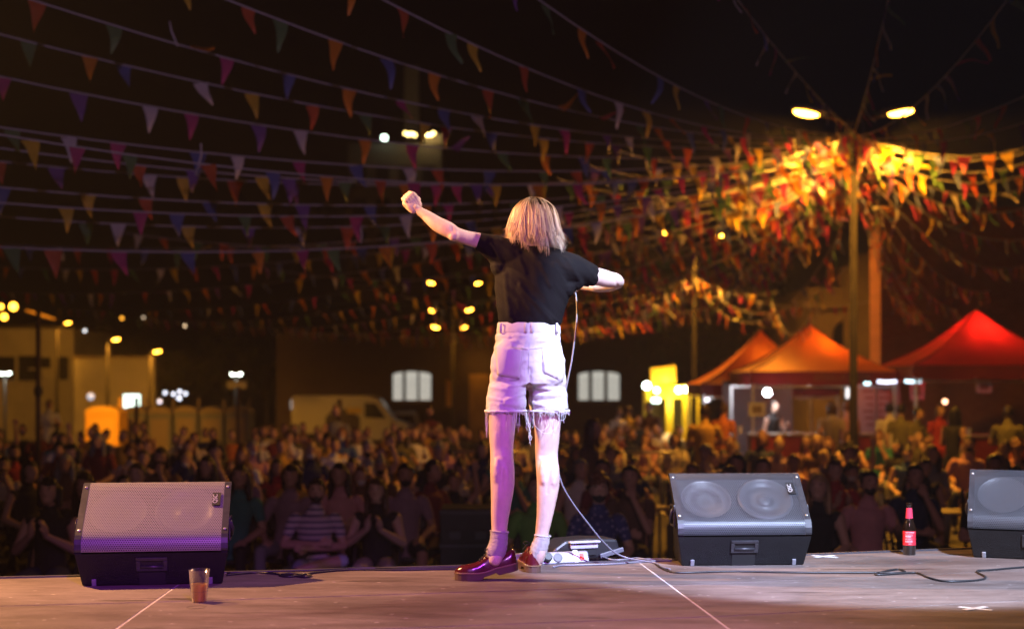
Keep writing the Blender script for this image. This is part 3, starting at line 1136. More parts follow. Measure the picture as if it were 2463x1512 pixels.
# ---- shorts
mb = MB()
prof = [(777, 1199, 1344), (800, 1195, 1347), (830, 1189.5, 1351), (860, 1185, 1354), (895, 1180, 1358), (925, 1178, 1360)]
pts = []
for (y, l, r), dy in zip(prof, (0.088, 0.098, 0.108, 0.115, 0.118, 0.110)):
    p = P((l + r) / 2, y, 6.12)
    pts.append((p.x, p.y, p.z, (r - l) / 2 * 6.12 / F, dy))
q = catmull(pts, 5)
mb.tube([Vector(p[:3]) for p in q], [(p[3], p[4]) for p in q], 36, up=Vector((0, 1, 0)))
limb(mb, None, PX((1228, 880, 6.10, 44), (1224, 920, 6.09, 47.5), (1219, 955, 6.075, 50), (1216, 985, 6.06, 51)), 's', 6, 28, 0.93)
limb(mb, None, PX((1308, 880, 6.13, 44), (1312, 920, 6.135, 48), (1316.5, 955, 6.14, 50.5), (1319, 985, 6.145, 51)), 's', 6, 28, 0.93)
for x, y, D in ((1226, 878, 6.056), (1312, 878, 6.07)):
    mb.ball(P(x, y, D), (0.085, 0.062, 0.115), 18)
# flatten the legs' ends at the hem
me = remesh(mb, 0.005, 8)
co_ = get_co(me)
HEM = [P(1216, 989, 6.06), P(1319, 989, 6.145)]
no_ = get_no(me)
dd = np.zeros(len(co_), np.float32)
for i, (p, nn) in enumerate(zip(co_, no_)):
    x, z = (p[0] * F / 6.12 + CX), (HY - (p[2] - CZ) * F / 6.12)
    a = noise.noise(Vector((x * 0.012, z * 0.05, 1.0))) * 0.0055 + noise.noise(Vector((x * 0.035, z * 0.035, 5.0))) * 0.003 + noise.noise(Vector((x * 0.09, z * 0.13, 9.0))) * 0.0016
    cr = 0
    for (x0, y0, x1, y1, wd, am) in ((1272, 890, 1272, 985, 5, -0.012), (1262, 868, 1200, 905, 4, 0.003), (1282, 950, 1345, 948, 4, 0.005), (1285, 962, 1330, 960, 3, -0.004), (1265, 945, 1215, 962, 4, 0.004), (1190, 815, 1240, 822, 4, 0.0035), (1192, 838, 1230, 835, 4, 0.003), (1345, 815, 1300, 822, 4, 0.0035), (1345, 800, 1290, 812, 3, 0.003), (1255, 905, 1240, 960, 5, 0.003), (1182, 930, 1225, 938, 4, 0.004), (1178, 955, 1205, 962, 3, 0.004), (1258, 925, 1222, 930, 3, 0.004), (1288, 932, 1350, 938, 4, 0.005), (1280, 970, 1310, 975, 3, 0.003), (1195, 808, 1225, 812, 3, 0.004), (1200, 850, 1250, 872, 4, 0.002)):
        ax, ay = x1 - x0, y1 - y0
        l2 = ax * ax + ay * ay
        t_ = min(1, max(0, ((x - x0) * ax + (z - y0) * ay) / l2))
        ds = math.hypot(x - x0 - ax * t_, z - y0 - ay * t_)
        cr += am * math.exp(-(ds / wd) ** 2) * (1 if nn[1] < 0.2 else 0)
    dd[i] = a + cr
co_ = co_ + no_ * dd[:, None]
zh = HEM[0].z
co_[:, 2] = np.maximum(co_[:, 2], zh + 0.0012 * np.sin(co_[:, 0] * 90))
set_co(me, co_)
shorts = put('shorts', me, denim_m, per)
bvh = BVHTree.FromPolygons([tuple(v) for v in co_.tolist()], [tuple(p.vertices) for p in me.polygons])
EYE = Vector((0, 0, CZ))


def on(x, y, off=0.002):
    d = (P(x, y, 1.0) - EYE).normalized()
    h = bvh.ray_cast(EYE, d)
    if h[0] is None:
        return P(x, y, 6.12)
    return h[0] - d * off


def patch(c, name, m, parent, nx=10, ny=8, off=0.0008):
    mb = MB()
    (ax, ay), (bx, by), (cx_, cy_), (dx, dy) = c
    for j in range(ny + 1):
        for i in range(nx + 1):
            s, t = i / nx, j / ny
            x = (ax * (1 - s) + bx * s) * (1 - t) + (dx * (1 - s) + cx_ * s) * t
            y = (ay * (1 - s) + by * s) * (1 - t) + (dy * (1 - s) + cy_ * s) * t
            mb.v.append(on(x, y, off))
    for j in range(ny):
        for i in range(nx):
            a = j * (nx + 1) + i
            mb.f.append((a, a + 1, a + nx + 2, a + nx + 1))
            mb.m.append(0)
    o = mb.build(name, m, parent, smooth=True)
    q = o.modifiers.new('t', 'SOLIDIFY')
    q.thickness, q.offset = 0.0016, 1
    return o


def seam(pts, name, m, parent, r=0.0012, off=0.001):
    q = catmull([(*on(x, y, off),) for x, y in pts], 5)
    mb = MB()
    mb.tube(q, r, 6)
    return mb.build(name, m, parent, smooth=True)


for pc in (((1190, 832), (1258, 836), (1250, 912), (1196, 902)), ((1302, 838), (1349, 833), (1354, 918), (1308, 898))):
    pk = patch(pc, 'back_pocket', denim_m, shorts)
    for f_ in (0.03, 0.07):
        a, b, c_, d_ = [Vector((*v, 0)) for v in pc]
        ctr = (a + b + c_ + d_) / 4
        ring = [v.lerp(ctr, f_) for v in (a, d_, c_, b)]
        seam([(v.x, v.y) for v in ring], 'stitching', stitch_m, shorts, 0.0006, 0.0028)
seam([(1273, 792), (1272, 830), (1271, 870), (1270, 900)], 'centre_seam', stitch_m, shorts, 0.001)
seam([(1192, 826), (1230, 834), (1270, 840)], 'yoke_seam', stitch_m, shorts, 0.001)
seam([(1272, 840), (1310, 834), (1350, 824)], 'yoke_seam', stitch_m, shorts, 0.001)
# waistband and belt loops
mb = MB()
wb = []
for y, gx in ((777, 3.0), (780, 4.5), (797, 3.5), (801, 2.0)):
    l, r = np.interp(y, [777, 800], [1199, 1195]), np.interp(y, [777, 800], [1344, 1347])
    p = P((l + r) / 2, y, 6.12)
    wb.append((p, ((r - l) / 2 * 6.12 / F + gx / 1000, np.interp(y, [777, 800], [0.088, 0.098]) + gx / 1000)))
mb.tube([a for a, b in wb], [b for a, b in wb], 40, up=Vector((0, 1, 0)), cap=False)
wbo = mb.build('waistband', denim_m, shorts, smooth=True)
for x in (1204, 1264, 1279, 1338):
    p = [P(x, y, 6.12) for y in (778, 788, 801)]
    if x in (1264, 1279):
        dy = -0.097
    else:
        dy = -0.055
    mb = MB()
    mb.tube([p[0] + Vector((0, dy + 0.004, 0)), p[0] + Vector((0, dy - 0.006, -0.002)), p[1] + Vector((0, dy - 0.008, 0)), p[2] + Vector((0, dy - 0.010, 0.002)), p[2] + Vector((0, dy + 0.002, -0.001))], [(0.0055, 0.0016)] * 5, 8, up=Vector((0, 1, 0)))
    mb.build('belt_loop', denim_m, shorts, smooth=True)
# frayed hem
fr = random.Random(5)
for k, (cx_, hw, D) in enumerate(((1216, 48.5, 6.06), (1319, 48.0, 6.145))):
    c = P(cx_, 988, D)
    rx, ry = hw * D / F, 0.93 * hw * D / F
    mb = MB()
    ring = []
    for i in range(61):
        a = 2 * math.pi * i / 60
        ring.append(Vector((c.x + math.cos(a) * (rx + fr.uniform(-.001, .002)), c.y + math.sin(a) * (ry + fr.uniform(-.001, .002)), c.z + fr.uniform(-.002, .002))))
    ring[-1] = ring[0]
    mb.tube(ring, [0.0052 + fr.uniform(-.0012, .0012) for _ in ring], 7, cap=False)
    mb.build('frayed_hem', thread_m, shorts, smooth=True)
    mb = MB()

    def thread(a, ln, dx=0.0, r=0.0008, wob=0.004, loop=0.0):
        p = Vector((c.x + math.cos(a) * rx, c.y + math.sin(a) * ry, c.z))
        q = [p]
        n = max(3, int(ln / 0.012))
        for i in range(1, n + 1):
            t = i / n
            q.append(p + Vector((dx * t + fr.uniform(-wob, wob), fr.uniform(-wob, wob) * 0.6 - 0.003, -ln * t + fr.uniform(-.002, .002))))
        mb.tube(catmull([tuple(v) for v in q], 3), r, 4)
    for _ in range(190):
        thread(fr.uniform(0, 2 * math.pi), abs(fr.gauss(0.008, 0.007)) + 0.003, fr.uniform(-.006, .006), 0.0005, 0.002)
    if k == 0:
        for _ in range(16):
            thread(-math.pi * 0.5 + fr.gauss(0.55, 0.28), fr.uniform(0.04, 0.1), fr.uniform(-.01, .012), 0.0006, 0.003)
        for _ in range(7):
            thread(math.pi + fr.uniform(-.25, .1), fr.uniform(0.05, 0.115), fr.uniform(-.004, .012), 0.0009, 0.003)
        for _ in range(10):
            thread(fr.uniform(-.3, .25), fr.uniform(0.04, 0.11), fr.uniform(0, .02), 0.0007, 0.003)
    else:
        for _ in range(9):
            thread(math.pi + fr.uniform(-.1, .5), fr.uniform(0.05, 0.16), fr.uniform(-.004, .012), 0.0007, 0.004)
        for _ in range(6):
            thread(-math.pi * 0.5 + fr.uniform(-.9, .9), fr.uniform(0.02, 0.06), fr.uniform(-.01, .012), 0.0007, 0.003)
        # hanging loops of thread
        for (x0, x1, y1) in ((1283, 1345, 1042), (1281, 1325, 1035), (1340, 1362, 1010)):
            q = [(*P(x0, 990, 6.05),), (*P(x0 + 4, (990 + y1) / 2 + 8, 6.06),), (*P((x0 + x1) / 2, y1, 6.055),), (*P(x1 - 4, (990 + y1) / 2 + 6, 6.06),), (*P(x1, 989, 6.06),)]
            mb.tube(catmull(q, 6), 0.0008, 4)
    mb.build('loose_threads', thread_m, shorts)

# ---- socks
for rows in (PX((1200.5, 1277, 5.985, 21.5), (1199.5, 1295, 5.98, 21.5), (1197, 1312, 5.975, 23), (1192, 1328, 5.968, 24), (1190, 1342, 5.965, 20)),
             PX((1304.5, 1287, 6.19, 18.8), (1301, 1303, 6.195, 19.5), (1296, 1318, 6.205, 21), (1292, 1335, 6.215, 20), (1291, 1348, 6.22, 17))):
    mb = MB()
    q = catmull(rows, 5)
    rr = [float(a) + 0.0009 * math.sin(i * 1.9) for i, a in enumerate(q[:, 3])]
    mb.tube([Vector(p[:3]) for p in q], rr, 24)
    s_ = mb.build('sock', sock_m, per, smooth=True)
    mb = MB()
    c = Vector(rows[0][:3])
    r = rows[0][3] + 0.0008
    mb.tube([c + Vector((math.cos(a) * r, math.sin(a) * r, 0.0015 * math.sin(2 * a) - 0.08 * math.cos(a) * r)) for a in np.linspace(0, 2 * math.pi, 33)], 0.0028, 8, cap=False)
    mb.build('rolled_cuff', sock_m, s_, smooth=True)

# ---- shoes
XS = [0.0, 0.006, 0.02, 0.05, 0.09, 0.13, 0.165, 0.195, 0.22, 0.243, 0.258, 0.266, 0.270]
HW = [0.010, 0.022, 0.031, 0.0345, 0.0335, 0.036, 0.042, 0.0465, 0.0455, 0.0385, 0.0275, 0.016, 0.004]


def shoe(name, M4, bend):
    root = None

    def df(v):
        x, y, z = v
        if bend and x < 0.185:
            a = bend * min(1, (0.185 - x) / 0.06)
            # bend the sole up behind the ball of the foot
            dx = 0.185 - x
            z = z * math.cos(a) + dx * math.sin(bend) * min(1, dx / 0.09) * 0.92
            x = 0.185 - dx * math.cos(a) + (v[2]) * math.sin(a) * 0.5
        return M4 @ Vector((x, y, z))
    fine = np.linspace(0, 1, 45)
    xs = np.interp(fine, np.linspace(0, 1, len(XS)), XS)
    hw = np.interp(xs, XS, HW)

    def plate(z0, z1, grow, heelz=None):
        mb = MB()
        n = len(xs)
        for i in range(n):
            g = grow
            x = xs[i] + (-grow if i == 0 else grow if i == n - 1 else 0)
            zb = z0
            if heelz is not None and 0.085 < xs[i] < 0.15:
                zb = z0 + heelz
            for s, z in ((-1, zb), (1, zb), (1, z1), (-1, z1)):
                mb.v.append(df((x, s * (hw[i] + g), z)))
        for i in range(n - 1):
            for j in range(4):
                mb.f.append((4 * i + j, 4 * i + (j + 1) % 4, 4 * i + 4 + (j + 1) % 4, 4 * i + 4 + j))
                mb.m.append(0)
        mb.f += [(0, 1, 2, 3), tuple(reversed(range(4 * n - 4, 4 * n)))]
        mb.m += [0, 0]
        return mb
    zt = np.interp(xs, [0, 0.004, 0.015, 0.04, 0.07, 0.092, 0.108, 0.12, 0.14, 0.165, 0.195, 0.22, 0.243, 0.258, 0.266, 0.27],
                   [0.060, 0.086, 0.096, 0.086, 0.078, 0.085, 0.104, 0.106, 0.094, 0.079, 0.068, 0.064, 0.060, 0.052, 0.044, 0.036])
    mb = MB()
    K = 13
    for i in range(len(xs)):
        for j in range(K):
            th = math.pi * j / (K - 1)
            c_, s_ = math.cos(th), math.sin(th)
            wdt = max(0.002, hw[i] - 0.002)
            nar = 1.0 - 0.30 * max(0, s_) ** 2 * (1 if xs[i] < 0.15 else 0.4)
            mb.v.append(df((xs[i], math.copysign(abs(c_) ** 0.62, c_) * wdt * nar, 0.030 + (zt[i] - 0.030) * max(0, s_) ** 0.62)))
    for i in range(len(xs) - 1):
        for j in range(K - 1):
            a = i * K + j
            mb.f.append((a, a + 1, a + K + 1, a + K))
            mb.m.append(0)
    mb.f += [tuple(range(K)), tuple(reversed(range((len(xs) - 1) * K, len(xs) * K)))]
    mb.m += [0, 0]
    up_ = mb.build(name, maroon, per, smooth=True)
    mb = plate(0.0, 0.028, 0.001, 0.012)
    mb.build('sole', sole_m, up_, bevel=0.0015)
    plate(0.0282, 0.0325, 0.0045).build('welt', welt_m, up_)
    mb = MB()
    for s in (-1, 1):
        for i in np.arange(0.01, 0.262, 0.0075):
            h = float(np.interp(i, XS, HW)) + 0.0022
            h2 = float(np.interp(i + 0.0045, XS, HW)) + 0.0022
            a, b = df((i, s * h, 0.0335)), df((i + 0.0045, s * h2, 0.0335))
            mb.bar(a, b, 0.002, 0.0014)
    mb.build('stitching', wstitch, up_)
    mb = MB()
    for k, x in enumerate((0.118, 0.132, 0.146, 0.158)):
        z = float(np.interp(x, xs, zt))
        pts = [df((x + 0.006 * abs(s) / 0.02, s, z + 0.003 - abs(s) * 0.25)) for s in (-0.022, -0.012, 0, 0.012, 0.022)]
        mb.tube([tuple(p) for p in pts], 0.0022, 6)
    for s in (-1, 1):
        q = [df((0.118, 0, 0.106)), df((0.112, s * 0.016, 0.124)), df((0.128, s * 0.034, 0.118)), df((0.122, s * 0.02, 0.106)), df((0.118, 0, 0.107))]
        mb.tube(catmull([tuple(p) for p in q], 5), 0.0018, 6)
        q = [df((0.118, 0, 0.107)), df((0.105, s * 0.02, 0.112)), df((0.10, s * 0.04, 0.09))]
        mb.tube(catmull([tuple(p) for p in q], 5), 0.0018, 6)
    mb.build('laces', lace_m, up_, smooth=True)
    # vamp seam across the toes
    mb = MB()
    z = float(np.interp(0.172, xs, zt))
    pts = [df((0.172 - 0.03 * (abs(s) / 0.04) ** 2, s, z + 0.0005 - (abs(s) / 0.044) ** 3 * 0.034)) for s in np.linspace(-0.04, 0.04, 11)]
    mb.tube([tuple(p) for p in pts], 0.0012, 6)
    mb.build('vamp_seam', lace_m, up_, smooth=True)
    return up_


toe = G(1098, 1393)
heel = P(1240, 1368, 5.98)
ang = math.atan2(-0.015, -1)
M4 = Matrix.Translation(Vector((toe.x + 0.262, toe.y + 0.012, SZ))) @ Matrix.Rotation(math.pi + 0.05, 4, 'Z')
shoe('shoe', M4, 0.24)
hl = G(1284, 1377)
M4 = Matrix.Translation(Vector((hl.x, hl.y + 0.002, SZ))) @ Matrix.Rotation(math.pi / 2 + 0.10, 4, 'Z')
shoe('shoe', M4, 0.0)

# ---- hair
hr = random.Random(3)
mb = MB()
tt = []
top = P(1287, 482, 6.11)
hc = hd + Vector((0, -0.012, 0.012))
zb0 = P(0, 586, 6.1).z


def strand(az, el, clump, r):
    """root on the scalp at azimuth az (0 = towards the right of the picture), elevation el"""
    ca, sa, ce, se = math.cos(az), math.sin(az), math.cos(el), math.sin(el)
    R3 = Vector((0.076, 0.094, 0.098))
    root = hc + Vector((ca * ce * R3.x, sa * ce * R3.y, se * R3.z))
    out = Vector((ca, sa, 0))
    fl = 0.101 + clump[0]                   # radius at the tips
    zend = zb0 + clump[1] - 0.006 * ca + 0.012 * max(0, -ca) + (0.035 * clump[6] * max(0, se - 0.4))
    tip = Vector((hc.x + ca * fl * 1.05 + 0.004, hc.y + sa * (fl + 0.005), zend))
    side = Vector((hc.x + ca * 0.094, hc.y + sa * 0.105, hc.z + 0.005 + 0.02 * se))
    mid = Vector((hc.x + ca * 0.106, hc.y + sa * 0.112, (hc.z + zend) / 2 - 0.005))
    c1 = root + Vector((ca * ce, sa * ce, se)) * 0.006 + out * 0.010
    pts = [root, c1]
    if se > 0.35:
        pts.append(Vector((hc.x + ca * 0.077, hc.y + sa * 0.092, hc.z + 0.052 + 0.022 * (se - 0.35))))
    pts += [side, mid, tip]
    wv = clump[2]
    q = catmull([tuple(p) for p in pts], 4)
    n = len(q)
    tang = Vector((-sa, ca, 0))
    for i in range(n):
        t = i / (n - 1)
        q[i, :3] += np.array(tang * (wv * math.sin(t * 5 + clump[3]) * t * t * 0.020 + clump[4] * t)) + np.array(out) * (clump[5] * t)
    rr = [r * (0.7 + 0.6 * math.sin(math.pi * min(1, t * 1.1))) * (1 if t < 0.8 else max(0.15, (1 - t) * 5)) for t in np.linspace(0, 1, n)]
    k0 = len(mb.v)
    mb.tube(q, rr, 4, cap=False)
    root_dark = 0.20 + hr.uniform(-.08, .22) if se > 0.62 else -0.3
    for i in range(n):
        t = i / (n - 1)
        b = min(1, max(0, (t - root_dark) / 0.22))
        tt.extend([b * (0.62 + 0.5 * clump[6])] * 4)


for c in range(210):
    az = hr.uniform(0, 2 * math.pi)
    el = math.asin(min(0.999, hr.uniform(0.0, 1.0) ** 0.8))
    cl = (hr.gauss(0.008, 0.011), hr.gauss(0.0, 0.024), hr.uniform(-1.8, 1.8), hr.uniform(0, 6), hr.gauss(0, 0.014), hr.gauss(0, 0.006), hr.random())
    for _ in range(10):
        c2 = tuple(v + hr.gauss(0, s) for v, s in zip(cl, (0.002, 0.005, 0.15, 0.3, 0.003, 0.002, 0.15)))
        strand(az + hr.gauss(0, 0.06), min(1.55, max(0, el + hr.gauss(0, 0.08))), c2, hr.uniform(0.0010, 0.0021))
for _ in range(160):
    strand(hr.uniform(0, 6.28), hr.uniform(0, 1.4), (hr.gauss(0.02, 0.012), hr.gauss(0.0, 0.02), hr.uniform(-2, 2), hr.uniform(0, 6), hr.gauss(0, 0.02), hr.gauss(0.004, 0.006), 1.0), 0.0006)
hm = bpy.data.materials.new('hair_blonde')
hm.use_nodes = True
nt = hm.node_tree
b = nt.nodes['Principled BSDF']
b.inputs['Roughness'].default_value = 0.42
b.inputs['Specular IOR Level'].default_value = 0.5
at_ = nt.nodes.new('ShaderNodeAttribute')
at_.attribute_name = 'blond'
rp = nt.nodes.new('ShaderNodeValToRGB')
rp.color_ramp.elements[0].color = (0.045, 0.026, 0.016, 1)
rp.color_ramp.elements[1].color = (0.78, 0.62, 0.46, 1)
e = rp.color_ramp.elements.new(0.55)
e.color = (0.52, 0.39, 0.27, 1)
nt.links.new(at_.outputs['Fac'], rp.inputs[0])
nt.links.new(rp.outputs[0], b.inputs['Base Color'])
tl_ = nt.nodes.new('ShaderNodeBsdfTranslucent')
nt.links.new(rp.outputs[0], tl_.inputs[0])
mx_ = nt.nodes.new('ShaderNodeMixShader')
mx_.inputs[0].default_value = 0.3
nt.links.new(b.outputs[0], mx_.inputs[1])
nt.links.new(tl_.outputs[0], mx_.inputs[2])
nt.links.new(mx_.outputs[0], nt.nodes['Material Output'].inputs[0])
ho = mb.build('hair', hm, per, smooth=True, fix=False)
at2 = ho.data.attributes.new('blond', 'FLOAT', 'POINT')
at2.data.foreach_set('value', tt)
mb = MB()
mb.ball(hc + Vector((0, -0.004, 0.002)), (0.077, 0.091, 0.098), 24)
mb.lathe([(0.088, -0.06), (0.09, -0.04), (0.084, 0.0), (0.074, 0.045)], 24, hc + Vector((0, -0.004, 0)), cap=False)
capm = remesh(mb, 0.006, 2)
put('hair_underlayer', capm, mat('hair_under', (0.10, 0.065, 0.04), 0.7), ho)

for o in list(per.children):
    o.matrix_parent_inverse = Matrix.Translation(-base)

# ---- microphone and its cable
t = thing('microphone', 'handheld microphone held in front of the performer', 'microphone')
mb = MB()
ax = (mic1 - mic0).normalized()
mb.tube([mic0 - ax * 0.05, mic0 + ax * 0.08, mic0 + ax * 0.11], [0.011, 0.015, 0.019], 16)
mb.build('handle', mat('mic_black', (0.02, 0.02, 0.02), 0.5), t, smooth=True)
mb = MB()
mb.ball(mic0 + ax * 0.125, 0.025, 16)
mb.build('mesh_head', steel, t, smooth=True)
pts = [tuple(mic0 - ax * 0.05), tuple(P(1376, 690, 6.46)), tuple(P(1385, 712, 6.44)), tuple(P(1387, 760, 6.42)), tuple(P(1381, 820, 6.40)), tuple(P(1374, 870, 6.38)), tuple(P(1363, 925, 6.36)), tuple(P(1352, 985, 6.34)), tuple(P(1341, 1060, 6.33)), tuple(P(1341, 1120, 6.33)),
       tuple(P(1352, 1165, 6.33)), tuple(P(1378, 1210, 6.35)), tuple(P(1412, 1255, 6.38)), tuple(P(1444, 1295, 6.42)), tuple(P(1475, 1325, 6.46)), tuple(P(1506, 1340, 6.47)), tuple(P(1536, 1346, 6.46)), tuple(P(1575, 1352.5, 6.44)), tuple(P(1592, 1362, 6.34)), tuple(P(1612, 1368, 6.28))]
mb = MB()
mb.tube(catmull(pts, 8), 0.0038, 10)
tag(mb.build('microphone_cable', cable_lt, smooth=True), 'pale cable hanging from the microphone past the shorts to the floor', 'cable')
# ------------------------------------------------------------------ street lamps
pole_m = mat('lamp_pole', (0.03, 0.027, 0.027), 0.9, 0.0, var=0.25, vscale=5, spec=0.0)
pole_dark = mat('dark_post', (0.05, 0.03, 0.025), 0.6)
housing_m = mat('lamp_housing', (0.22, 0.22, 0.22), 0.5)
AMBER = (1.0, 0.40, 0.03)
WARMW = (0.9, 1.0, 0.85)


def street_lamp(label, x, ybase_z, heads, D, watts, color, es, head_len=0.42, r=0.066, ztop=None, group='street lamps around the square', name='street_lamp', deg=150, aim=0.6):
    """heads: list of (px, py) of the lit lenses; the pole stands at px x"""
    X = (x - CX) * D / F
    gz = ground_z(X, D)
    t = thing(name, label, 'street lamp', (X, D, gz), 0, group)
    ztop = ztop if ztop is not None else max(P(0, h[1], D).z for h in heads) - 0.10
    mb = MB()
    mb.tube([(0, 0, 0), (0, 0, 1.2), (0, 0, 1.25), (0, 0, ztop - gz)], [r * 1.35, r * 1.3, r, r * 0.72], 12)
    mb.build('pole', pole_m, t, smooth=True)
    lens_m = emis('lens_%s' % label[:18], color, es)
    for hx, hy in heads:
        p = P(hx, hy, D)
        lp = Vector((p.x - X, 0, p.z - gz))
        s = 1 if lp.x > 0 else -1
        root = Vector((0, 0, ztop - gz - 0.02))
        inner = lp - Vector((s * head_len * 0.55, 0, 0.03))
        if abs(inner.x) > 0.05 and inner.x * s > 0:
            mb = MB()
            mb.tube([root, inner], [r * 0.5, r * 0.4], 8)
            mb.build('arm', pole_m, t, smooth=True)
        tilt = Matrix.Rotation(-s * 0.16, 3, 'Y')
        mb = MB()
        mb.ball(lp + Vector((-s * 0.05, 0, 0.05)), (head_len * 0.75, 0.13, 0.06), 14, rot=tilt)
        hd_ = mb.build('lamp_head', housing_m, t, smooth=True)
        mb = MB()
        mb.ball(lp, (head_len * 0.5, 0.10, 0.055), 14, rot=tilt)
        mb.build('lens', lens_m, hd_, smooth=True)
        if watts:
            spot('street_lamp_light', p - Vector((0, 0, 0.10)), p - Vector((-s * aim, 0, 5)), watts, color, deg, 0.35, 0.14)
    return t


street_lamp('tall double-armed street lamp carrying the pennant strings above the tents', 2052, 0, [(1938, 273), (2166, 271)], 22.0, 1800, AMBER, 60, 0.40, 0.068, P(0, 292, 22).z, deg=150, aim=2.4)
street_lamp('double-armed street lamp beside the yellow food stall', 1669, 0, [(1601, 560), (1738, 564)], 38.5, 1300, AMBER, 45, 0.33, 0.07, P(0, 585, 38.5).z, deg=165, aim=1.6)
street_lamp('street lamp with six amber heads beside the arched windows', 1089, 0, [(1036, 680), (1148, 682), (1041, 747), (1128, 745), (1047, 787), (1114, 787)], 56, 120, AMBER, 34, 0.29, 0.09, P(0, 668, 56).z)
street_lamp('single amber street lamp leaning over the pale wall, right of the pair', 361, 0, [(378, 845)], 62, 600, AMBER, 30, 0.34, 0.09, deg=178)
street_lamp('single amber street lamp leaning over the pale wall, left of the pair', 258, 0, [(279, 816)], 62, 600, AMBER, 20, 0.32, 0.09, deg=178)
street_lamp('amber street lamp at the pale building near the left edge', 137, 0, [(163, 776)], 60, 600, AMBER, 20, 0.26, 0.08, P(0, 790, 60).z, deg=178)
street_lamp('white twin-globe lamp post above the grey toilet cabins', 568, 0, [(560, 899), (576, 899)], 55, 60, WARMW, 14, 0.20, 0.05, P(0, 900, 55).z)
street_lamp('white twin-globe lamp post at the far left edge', 12, 0, [(4, 897), (20, 897)], 55, 60, WARMW, 12, 0.20, 0.05, P(0, 898, 55).z)
# boards on the white lamp post and the centre post
t = thing('notice_board', 'pale notice board fixed under the white twin lamp', 'sign', P(569, 925, 54.8), 0, 'boards on posts')
MB().box((0, 0, 0), (0.75, 0.04, 0.28)).build('board', mat('board_pale', (0.5, 0.48, 0.42), 0.6), t)
t = thing('notice_board', 'yellow sign fixed to the six-headed lamp post', 'sign', P(1079, 945, 55.7), 0, 'boards on posts')
MB().box((0, 0, 0), (0.22, 0.04, 1.05)).build('board', mat('board_yellow', (0.75, 0.42, 0.04), 0.6), t)

# thin dark posts among the crowd
for x, y0, D, lab in ((92, 745, 24, 'thin dark red post rising at the left edge with a round box on it'), (328, 955, 30, 'thin dark red post under the lit green-white sign'),
                      (573, 930, 30, 'thin dark red post in front of the white twin lamp'), (817, 960, 28, 'thin dark red post standing before the white van')):
    X = (x - CX) * D / F
    mb = MB()
    mb.tube([(0, 0, 0), (0, 0, P(0, y0, D).z)], 0.045, 10)
    t = thing('post', lab, 'post', (X, D, 0), 0, 'thin posts in the crowd')
    mb.build('shaft', pole_dark, t, smooth=True)
    if x == 92:
        MB().ball((0, 0, P(0, 940, D).z), (0.075, 0.075, 0.12), 12).build('round_box', mat('box_black', (0.015, 0.015, 0.015), 0.6), t, smooth=True)

# lit sign and small lights on the left
t = thing('lit_sign', 'glowing green-white rectangular sign above the toilet cabins', 'sign', P(317, 964, 50), 0)
MB().box((0, 0, 0), (0.56, 0.08, 0.47)).build('panel', emis('sign_glow', (0.75, 1.0, 0.88), 3.0), t)
MB().box((0, 0.055, 0), (0.62, 0.02, 0.53)).build('casing', pole_m, t)
for i, (x, y, D, col, s, rad) in enumerate(((397, 944, 60, (0.8, 0.85, 1), 3, 0.075), (417, 947, 60, (0.8, 0.85, 1), 3, 0.075), (432, 941, 60, (0.8, 0.85, 1), 3, 0.075), (446, 946, 60, (0.8, 0.85, 1), 3, 0.075), (431, 957, 60, (0.8, 0.85, 1), 3, 0.09), (384, 965, 60, (1, 0.85, 0.9), 2, 0.09),
                                            (204, 795, 70, (0.9, 0.95, 1), 3, 0.07), (218, 953, 60, (0.75, 0.85, 1), 0.8, 0.15), (32, 737, 60, AMBER, 14, 0.16), (10, 762, 60, AMBER, 12, 0.13), (2, 737, 60, AMBER, 12, 0.10), (293, 765, 60, AMBER, 3, 0.07), (446, 783, 60, (1, 0.7, 0.4), 2.5, 0.07), (345, 763, 60, (1, 0.75, 0.5), 1.5, 0.05))):
    nm = ('bluish white', 'bluish white', 'bluish white', 'bluish white', 'bluish white', 'pinkish', 'small bluish', 'faint blue', 'large amber', 'amber', 'amber', 'amber', 'orange', 'pale orange')[i]
    o = MB().ball((0, 0, 0), rad, 12).build('hanging_bulb', emis('bulb_%d' % i, col, s), loc=P(x, y, D), smooth=True)
    tag(o, ('small %s light of the cluster by the lit sign, %s' % (nm, ('leftmost above', 'left of the upper pair', 'topmost', 'rightmost', 'lowest bluish one', 'lowest of all')[i]) if i < 6 else '%s light in the dark at the left, %s' % (nm, ('above the pale wall', 'on the pale wall', 'near the top of the left-edge group', 'lowest of the left-edge group', 'cut by the left edge', 'left of a pale orange one', 'right of the pair over the wall', 'between two orange ones')[i - 6])), 'light', 'distant lights at the left')
t = thing('lamp_arm', 'lit horizontal beam on a post near the left edge', 'beam', P(98, 757, 40), 0)
MB().bar((-0.42, 0, 0.13), (0.42, 0, -0.13), 0.09, 0.07).build('beam', mat('beam_ochre', (0.7, 0.45, 0.15), 0.6), t)
spot('beam_lamp', P(98, 720, 39.6), P(98, 757, 40), 25, AMBER, 100, 0.5, 0.05)

# ------------------------------------------------------------------ buildings
brick_red = bpy.data.materials.new('brick_red')


